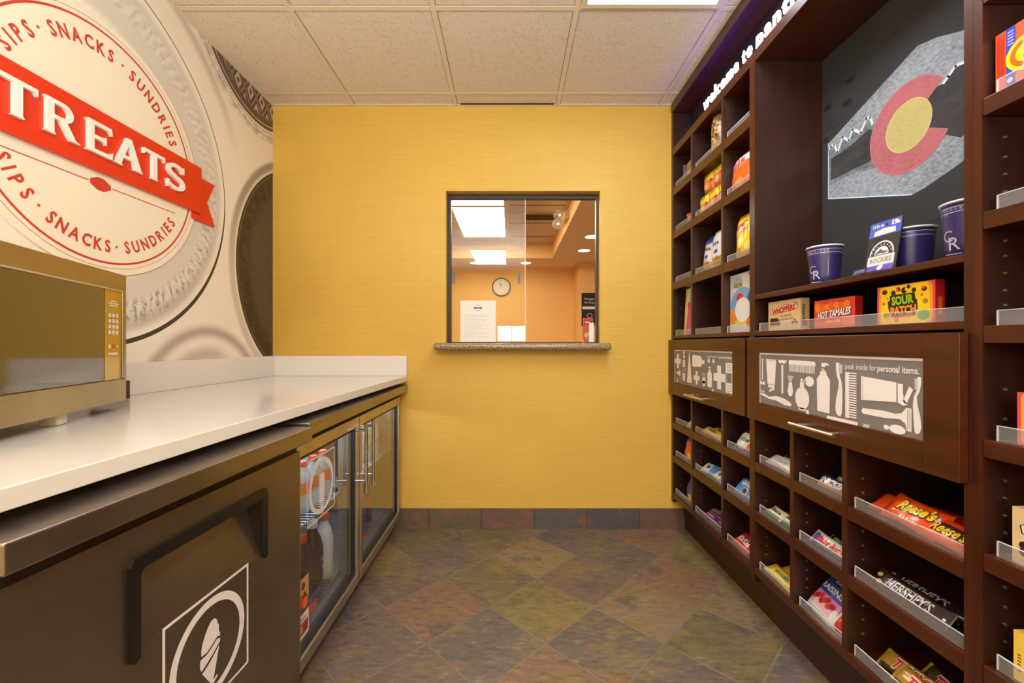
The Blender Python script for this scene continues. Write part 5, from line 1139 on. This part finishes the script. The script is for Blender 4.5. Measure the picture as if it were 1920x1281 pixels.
m = bar(.18, .07, .026, REDP, '', RYL, .03, seed=73); place(fin(m, 'candy_bar', 'red-orange pack lying at the back of the top right shelf', 'candy bar', 'orange peanut butter packs'), 1.035, 1.085, .632, tilt=-66, roll=4)
HSB = pk('hershey_brown', (40, 18, 20))
def almonds(m, zf): blob(m, -.090, .006, .010, TAN, zf, ry=.006); blob(m, -.080, -.012, .011, pk('almond', (222, 160, 90)), zf, ry=.006); blob(m, .088, -.004, .003, WHP, zf)
m = bar(.205, .052, .018, HSB, "HERSHEY'S", SIL, .034, seed=74, slant=.12, bold=.02, twidth=.118, extra=almonds); place(fin(m, 'candy_bar', 'dark brown chocolate bar with silver capitals, front of the middle right shelf', 'candy bar', 'dark chocolate bars'), 1.065, 1.000, .439, tilt=-40, roll=-1)
m = bar(.205, .052, .018, HSB, "HERSHEY'S", SIL, .030, seed=75, slant=.12, bold=.01, twidth=.118, extra=almonds); place(fin(m, 'candy_bar', 'dark brown chocolate bar with almonds printed at its end, second row', 'candy bar', 'dark chocolate bars'), 1.085, 1.052, .439, tilt=-62, roll=2)
m = bar(.14, .052, .018, BLK, '', SIL, .03, seed=76); place(fin(m, 'candy_bar', 'black wrapped bar at the right end of the middle right shelf', 'candy bar', 'dark chocolate bars'), .985, 1.062, .439, tilt=-58, roll=-4)
TWG = pk('caramel_gold_wrapper', (176, 132, 36)); TWD = pk('dark_green_brown', (60, 52, 20))
def twx(m, zf):
    m.text('TWIX', .006, -.013, .040, WHP, .0007, zf=zf, bold=.09, slant=.2, width=.088); m.text('TWIX', .006, -.0125, .038, REDP, .0013, zf=zf, bold=.04, slant=.2, width=.084)
for i, (y, x, tl, rl, lb) in enumerate([(1.035, .992, -40, -3, 'gold caramel cookie bar with red capitals at the front of the bottom right shelf'), (1.100, 1.018, -48, 3, 'gold and red bar tucked left of the front one, bottom right shelf'), (1.035, 1.060, -42, -5, 'gold caramel cookie bar leaning behind the front one')]):
    m = bar(.15, .054, .026, TWG if i != 2 else TWD, '', REDP, .03, seed=78 + i, extra=twx, edge=GLD, stripe=(-.95, -.6, TWD)); place(fin(m, 'candy_bar', lb, 'candy bar', 'gold cookie bars'), y, x + .010, .2175, tilt=tl, roll=rl)
# --- nearest unit
m = carton(.19, .122, .08, pk('detergent_orange', (236, 78, 34), .4)); W = .19; L = -W / 2
m.rect(L + .003, L + .016, .01, .115, .0003, pk('detergent_deep_orange', (224, 66, 28)))
for i in range(4): m.rect(L + .004 + i * .003, L + .0055 + i * .003, .03, .108, .0005, pk('small_rust_print', (170, 50, 24)))
m.rect(L + .0185, L + .034, .0, .122, .0004, pk('detergent_blue', (52, 60, 170)))
for i in range(5): m.rect(L + .021, L + .031, .088 + i * .006, .0905 + i * .006, .0006, pk('lilac_letter', (176, 170, 206)))
m.circ(L + .056, .060, .038, .0006, YEL, ry=.034, n=40); m.circ(L + .056, .060, .031, .0008, ORA, ry=.027, n=40); m.circ(L + .058, .060, .024, .001, YEL, ry=.019, n=40)
m.text('Tide', L + .050, .060, .042, WHP, .0012, bold=.09, rot=-math.pi / 2, width=.064); m.text('Tide', L + .050, .060, .040, pk('detergent_blue', (52, 60, 170)), .0016, bold=.05, rot=-math.pi / 2, width=.061)
m.circ(L + .025, .02, .005, .0008, WHP, n=14)
place(fin(m, 'detergent_box', 'orange box of laundry detergent with a blue band at the upper right edge', 'box'), .7615, .974, 1.586)
place(sour('yellow and pink sweet box at the right edge of the frame, below door height'), .742, .974, .899)
place(whoppers('beige box with a red W at the right edge of the frame, low shelf'), .738, .974, .670)
m = carton(.17, .094, .024, LYE, GLD); m.text('TW', -.055, .066, .018, NAVY, .0006, bold=.05, align='L'); m.circ(-.02, .03, .022, .0005, WHP); m.circ(-.02, .03, .015, .0008, BRN)
for i in range(6): m.rect(-.078, -.072, .02 + i * .006, .022 + i * .006, .0005, BRN)
place(fin(m, 'candy_box', 'golden yellow box with purple lettering at the lower right corner', 'box'), .741, .974, .445)
